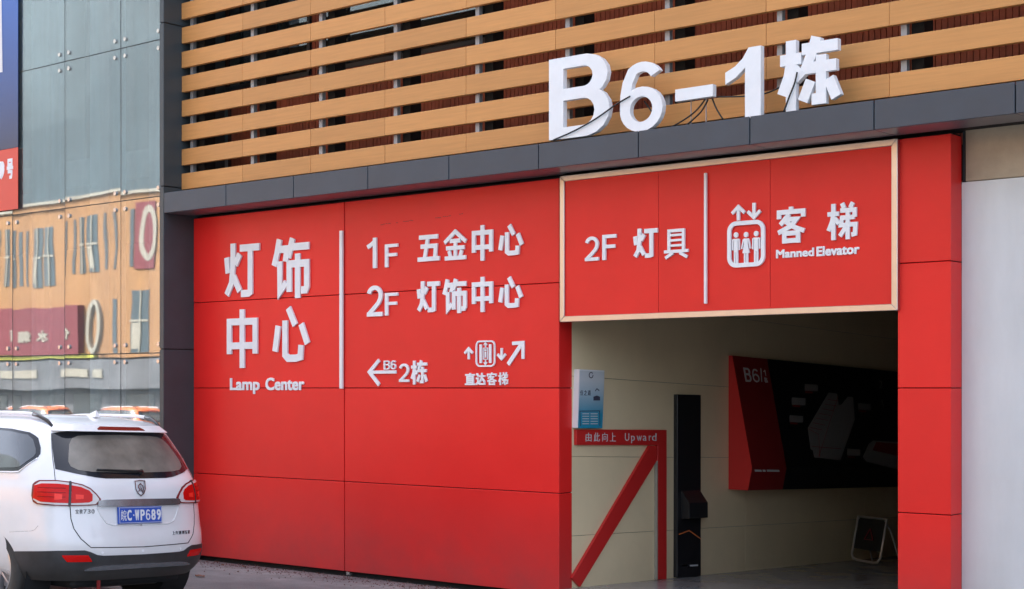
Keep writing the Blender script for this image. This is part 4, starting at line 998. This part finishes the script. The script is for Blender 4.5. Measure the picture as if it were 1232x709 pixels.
    for sgn in (1, -1):
        line('body_crease', paint, [(sgn*22.8, .868), (sgn*20.8, .80), (sgn*18.4, .742), (sgn*15, .722), (0, .718)], .007, off=-.001)
        line('panel_gap', 'gap_black', [(sgn*46.2, 1.47), (sgn*41.7, 1.17), (sgn*40.8, 1.09)], .003)
        line('panel_gap', 'gap_black', [(sgn*34.2, .88), (sgn*33.7, .78), (sgn*32.4, .70), (sgn*29.6, .62), (sgn*25.4, .547), (0, .536)], .004)
        line('body_crease', 'bar_chrome', [(sgn*63, .652), (sgn*50, .675), (sgn*48.3, .686), (sgn*46.8, .72)], .0014, off=-.0002)
        for x0_, x1_ in ((.33, .36), (1.24, 1.27), (2.22, 2.2)):
            line('panel_gap', 'gap_black', [(x0_, 1.12), (x1_, .36)], .003, fn=lambda x, z: side_hit(x, z, sgn))
        line('door_handle', paint, [(.45, .93), (.62, .935)], .014, fn=lambda x, z: side_hit(x, z, sgn), off=.03, n=8)
        line('door_handle', paint, [(1.36, .93), (1.53, .935)], .014, fn=lambda x, z: side_hit(x, z, sgn), off=.03, n=8)
        fs_ = lambda x, z: side_hit(x, z, sgn)
        b = MB(); grid_patch(b, fs_, [(-.458, 1.272, 1.30), (-.43, 1.245, 1.35), (-.36, 1.182, 1.428), (-.32, 1.158, 1.45), (-.26, 1.153, 1.474), (-.05, 1.147, 1.500), (.4, 1.144, 1.515), (1.2, 1.14, 1.515), (1.65, 1.14, 1.49), (2.05, 1.14, 1.36), (2.42, 1.14, 1.17)], nu=60, nv=8, off=.003)
        fr_ = b.build('window_frame', 'car_frit', car); smooth_angle(fr_, 50)
        for cols in ([(-.425, 1.275, 1.30), (-.40, 1.25, 1.34), (-.33, 1.19, 1.415), (-.26, 1.18, 1.452), (-.05, 1.174, 1.478), (.28, 1.17, 1.49)], [(.37, 1.17, 1.492), (1.18, 1.166, 1.492)], [(1.28, 1.166, 1.49), (1.62, 1.166, 1.465), (2.0, 1.166, 1.35), (2.28, 1.166, 1.21)]):
            b = MB(); grid_patch(b, fs_, cols, nu=16, nv=6, off=.006, skirt=.002); o = b.build('side_pane', 'car_side_glass', fr_); smooth_angle(o, 50)
        line('window_trim', 'chrome', [(-.46, 1.262), (-.40, 1.205), (-.335, 1.147), (-.26, 1.140), (.4, 1.132), (2.42, 1.128)], .006, fn=fs_, off=.002)
        b = MB(); grid_patch(b, fs_, [(.36, .275, .35), (2.2, .275, .35)], nu=20, nv=3, off=.008); b.build('sill', 'car_trim', car)
        # roof rail
        pts = []; ends = []
        for i in range(25):
            x = -.12+1.75*i/24; h = top_hit(x, .575*sgn); pts.append(h[0]+Vector((0, 0, .040)))
        b = MB(); b.tube([p+Vector((0, 0, 0)) for p in pts], .015, 8); rl = b.build('roof_rail', 'white_trim', car, smooth=True)
        for xs_ in ((-.40, -.30, -.2, -.12), (1.9, 1.8, 1.7, 1.63)):
            hs = (.002, .022, .037, .040); E_ = [top_hit(x, (.575 if j > 1 else (.56 if j else .545))*sgn)[0]+Vector((0, 0, h)) for j, (x, h) in enumerate(zip(xs_, hs))]
            b = MB(); b.tube(E_, [.010, .016, .018, .017], 8); b.build('rail_end', 'car_frit', rl, smooth=True)
        # mirror
        b = MB(); h = side_hit(2.15, 1.16, sgn)[0]; b.lathe(h+Vector((0, sgn*.13, .03)), (1, 0, 0), [(.0, .09), (.05, .07), (.085, 0), (.08, -.05), (0, -.055)], 16); b.tube([h+Vector((0, -sgn*.01, -.03)), h+Vector((0, sgn*.08, 0))], .025, 8); b.build('door_mirror', paint, car, smooth=True)
        # front
        b = MB(); grid_patch(b, fr_hit, [(sgn*.44, .70, .74), (sgn*.55, .69, .80), (sgn*.70, .70, .86), (sgn*.80, .76, .88)], nu=12, nv=5, off=.01); b.build('headlamp', 'lamp_clear', car)
    # bumper skin, skid plate, trim bar
    P('bumper_trim', 'car_trim', cyl_hit, sym([(58.6, .275, .500), (50, .275, .512), (38.5, .274, .524), (28, .272, .526), (25.6, .272, .512), (22.8, .272, .486), (20, .272, .478), (0, .272, .474)]), nu=64, nv=6, off=.008)
    P('skid_strip', 'bar_chrome', cyl_hit, sym([(28, .366, .370), (24.5, .366, .392), (20, .368, .400), (0, .370, .402)]), nu=40, nv=4, off=.024)
    P('trim_bar', 'bar_chrome', cyl_hit, sym([(22.6, .878, .925), (19, .876, .932), (0, .874, .934)]), nu=30, nv=3, off=.022)
    P('windscreen', 'car_frit', fr_hit, sym([(.74, 1.16, 1.19), (.66, 1.15, 1.44), (.58, 1.145, 1.53), (0, 1.14, 1.56)]), nu=24, nv=8, off=.004)
    P('grille', 'car_trim', fr_hit, sym([(.42, .66, .74), (.30, .58, .76), (0, .57, .77)]), nu=20, nv=4, off=.008)
    P('front_bumper_trim', 'car_trim', fr_hit, sym([(.74, .28, .36), (.55, .28, .44), (0, .28, .46)]), nu=24, nv=4, off=.008)
    # plate
    t0 = Vector((-.897, .022, .802)); pn = Vector((-.985, 0, .10)).normalized(); PFm = Frame(t0, (0, -1, 0), (.10, 0, .985), pn)
    b = MB(); b.poly(PFm, [(-.22, -.07), (.22, -.07), (.22, .07), (-.22, .07)], -.018, .006); pb_ = b.build('licence_plate', 'plate_blue', car, bevel=.003)
    b = MB(); put_glyph(b, PFm, '皖', -.197, -.145, -.045, .045, .0065, .009)
    b.build('plate_lettering', 'poster_white', pb_)
    x = -.137
    b = MB()
    for ch in 'C·WP689':
        if ch == '·': b.poly(PFm, [(x+.004, -.006), (x+.014, -.006), (x+.014, .006), (x+.004, .006)], .0065, .009); x += .022; continue
        w = .044; 
        if ch in LAT: put_latin(b, PFm, ch, x, x+w, -.045, .045, .0065, .009, .22)
        else: put_glyph(b, PFm, ch, x, x+w, -.045, .045, .0065, .009, .0028)
        x += .0555
    b.build('plate_lettering', 'poster_white', pb_)
    b = MB(); b.ribbon(PFm, [(-.213, -.063), (.213, -.063), (.213, .063), (-.213, .063)], .003, .0065, .008, True); b.build('plate_border', 'poster_white', pb_)
    # badge
    h = cyl_hit(0, 1.025); BFm = Frame(h[0], (0, -1, 0), (.18, 0, .98), (-.98, 0, .18))
    sh_ = [(-.050, .058), (0, .063), (.050, .058), (.048, -.01), (.030, -.045), (0, -.066), (-.030, -.045), (-.048, -.01)]
    b = MB(); b.ribbon(BFm, sh_, .010, .0, .014, True); b.ribbon(BFm, [(-.022, -.03), (-.004, -.012), (-.020, .002), (-.016, .022), (.006, .036), (.026, .018), (.030, -.008), (.016, -.04)], .010, .0, .013); b.ribbon(BFm, [(.002, .012), (.012, -.01), (.004, -.03)], .008, 0, .0125)
    b.build('badge', 'chrome', car)
    def ctext(txt, th0, th1, z0, z1, wts=None, bold=0):
        b = MB(); n = len(txt)
        for i, ch in enumerate(txt):
            th = th0+(th1-th0)*(i+.5)/n; hh = cyl_hit(th, (z0+z1)/2); nn = Vector((hh[1].x, hh[1].y, 0)).normalized(); uu = Vector((nn.y, -nn.x, 0)); uu = uu if uu.y < 0 else -uu
            F = Frame(hh[0], uu, (0, 0, 1), nn); w = abs(R(th1-th0))/n*1.02*.84; put_glyph(b, F, ch, -w/2, w/2, -(z1-z0)/2, (z1-z0)/2, -.004, .008, bold)
        b.build('model_lettering', 'bar_chrome', car)
    ctext('宝骏730', 32.2, 23.8, .822, .858); ctext('上汽通用五菱', -16, -27.5, .625, .655)
    # wiper
    b = MB(); w0 = cyl_hit(-3, 1.150); w1 = cyl_hit(22.5, 1.168); pts = [cyl_hit(-3+25.5*i/8, 1.150+.018*i/8) for i in range(9)]
    b.tube([p[0]+p[1]*.026 for p in pts], [.014, .012, .011, .010, .009, .008, .008, .007, .006], 6); b.tube([p[0]+p[1]*.012 for p in pts[1:]], .006, 6); b.cyl(w0[0]+w0[1]*.01, w0[1], .02, .04, 12)
    b.build('rear_wiper', 'black_plastic', car, smooth=True)
    # fin, underbody, sensors, strap
    b = MB(); hh = top_hit(-.12, 0)[0]; b.add([hh+Vector(v) for v in ((-.10, -.03, -.01), (-.10, .03, -.01), (.10, .012, -.01), (.10, -.012, -.01), (-.075, -.008, .052), (-.075, .008, .052), (.0, .004, .03), (.0, -.004, .03))], [(0, 3, 2, 1), (4, 5, 6, 7), (0, 1, 5, 4), (1, 2, 6, 5), (2, 3, 7, 6), (3, 0, 4, 7)]); b.build('roof_fin', paint, car, bevel=.004)
    b = MB(); b.box(-.72, 3.3, -.55, .55, .20, .40); b.build('underbody', 'gap_black', car, bevel=.03)
    b = MB(); b.tube([(-.62, -.35, .27), (-.62, .25, .27)], .085, 12); b.build('silencer', 'car_trim', car, smooth=True)
    b = MB(); b.tube([(AX[0], -.7, .33), (AX[0], .7, .33)], .04, 10); b.build('rear_axle', 'gap_black', car)
    for th in (20.5, .4, -20.5):
        hh = cyl_hit(th, .503); b = MB(); b.cyl(hh[0]+hh[1]*.001, hh[1], .011, .006, 12); b.build('parking_sensor', 'white_trim', car)
    b = MB(); b.box(-.80, -.79, .33, .36, .16, .29); b.build('tow_strap', 'red_dark', car)
#CARCODE
gz = zground(CARPOS[1])
car = build_car('car_white', 'white estate car with blue licence plate parked beside the red wall', (CARPOS[0], CARPOS[1], gz), (math.atan(-SL)*-1, 0, CAR_ROT))
def copy_tree(o, paint, par=None):
    c = o.copy(); COL.objects.link(c); c.parent = par
    if o.type == 'MESH' and o.data.materials and o.data.materials[0].name == 'car_white':
        c.data = o.data.copy(); c.data.materials[0] = M[paint]
    for ch in list(o.children): copy_tree(ch, paint, c)
    return c
for (x, y, rz, pt, lb) in ((-48.9, -13.6, 180, 'car_orange', 'second orange car across the street nearer the glass corner in the mirror image'), (-52.5, -12.0, 180, 'car_orange', 'orange car across the street mirrored low in the glass facade'), (-59.5, -13.0, 182, 'car_white', 'white car further along the street mirrored at the edge of the glass')):
    c = copy_tree(car, pt); c.location = (x, y, zground(y)); c.rotation_euler = (0, 0, R(rz)); c['label'] = lb
# fallen leaf and grit by the wall
random.seed(3)
def gpt(px, py):
    d = ray(px, py); Y = 10.5
    for _ in range(20): t_ = (zground(Y)-CAM_Z)/d.z; Y = d.y*t_
    return Vector((d.x*t_, Y, zground(Y)))
for px, py, sz, lb in ((240.5, 694.5, .075, 'brown dead leaf lying on the asphalt beside the car'), (294, 683, .03, 'small dark leaf scrap near the foot of the red wall'), (268, 681.5, .022, 'smallest leaf scrap between the brown leaf and the red wall')):
    p = gpt(px, py); b = MB(); n = 10
    vs = [(sz*(math.cos(2*math.pi*i/n)), sz*.45*math.sin(2*math.pi*i/n)*(1+.3*math.sin(5*i)), .006+.02*math.sin(i*1.3)**2) for i in range(n)]+[(0, 0, .012)]
    b.add(vs, [(i, (i+1) % n, n) for i in range(n)]); o = b.build('fallen_leaf', 'leaf_brown'); o.location = p; tag(o, lb, 'leaf')
b = MB()
for i in range(900):
    x = random.uniform(-14.6, -9.3); y = YW-.02-abs(random.gauss(0, .35)); r = random.uniform(.003, .014); z = zground(min(y, 11.5))
    b.add([(x-r, y, z), (x, y-r, z), (x+r, y, z), (x, y+r*.7, z), (x, y, z+r*.9)], [(0, 1, 4), (1, 2, 4), (2, 3, 4), (3, 0, 4)])
o = b.build('grit', 'rib_joint'); tag(o, 'dark grit and crumbs along the foot of the red wall', kind='stuff')
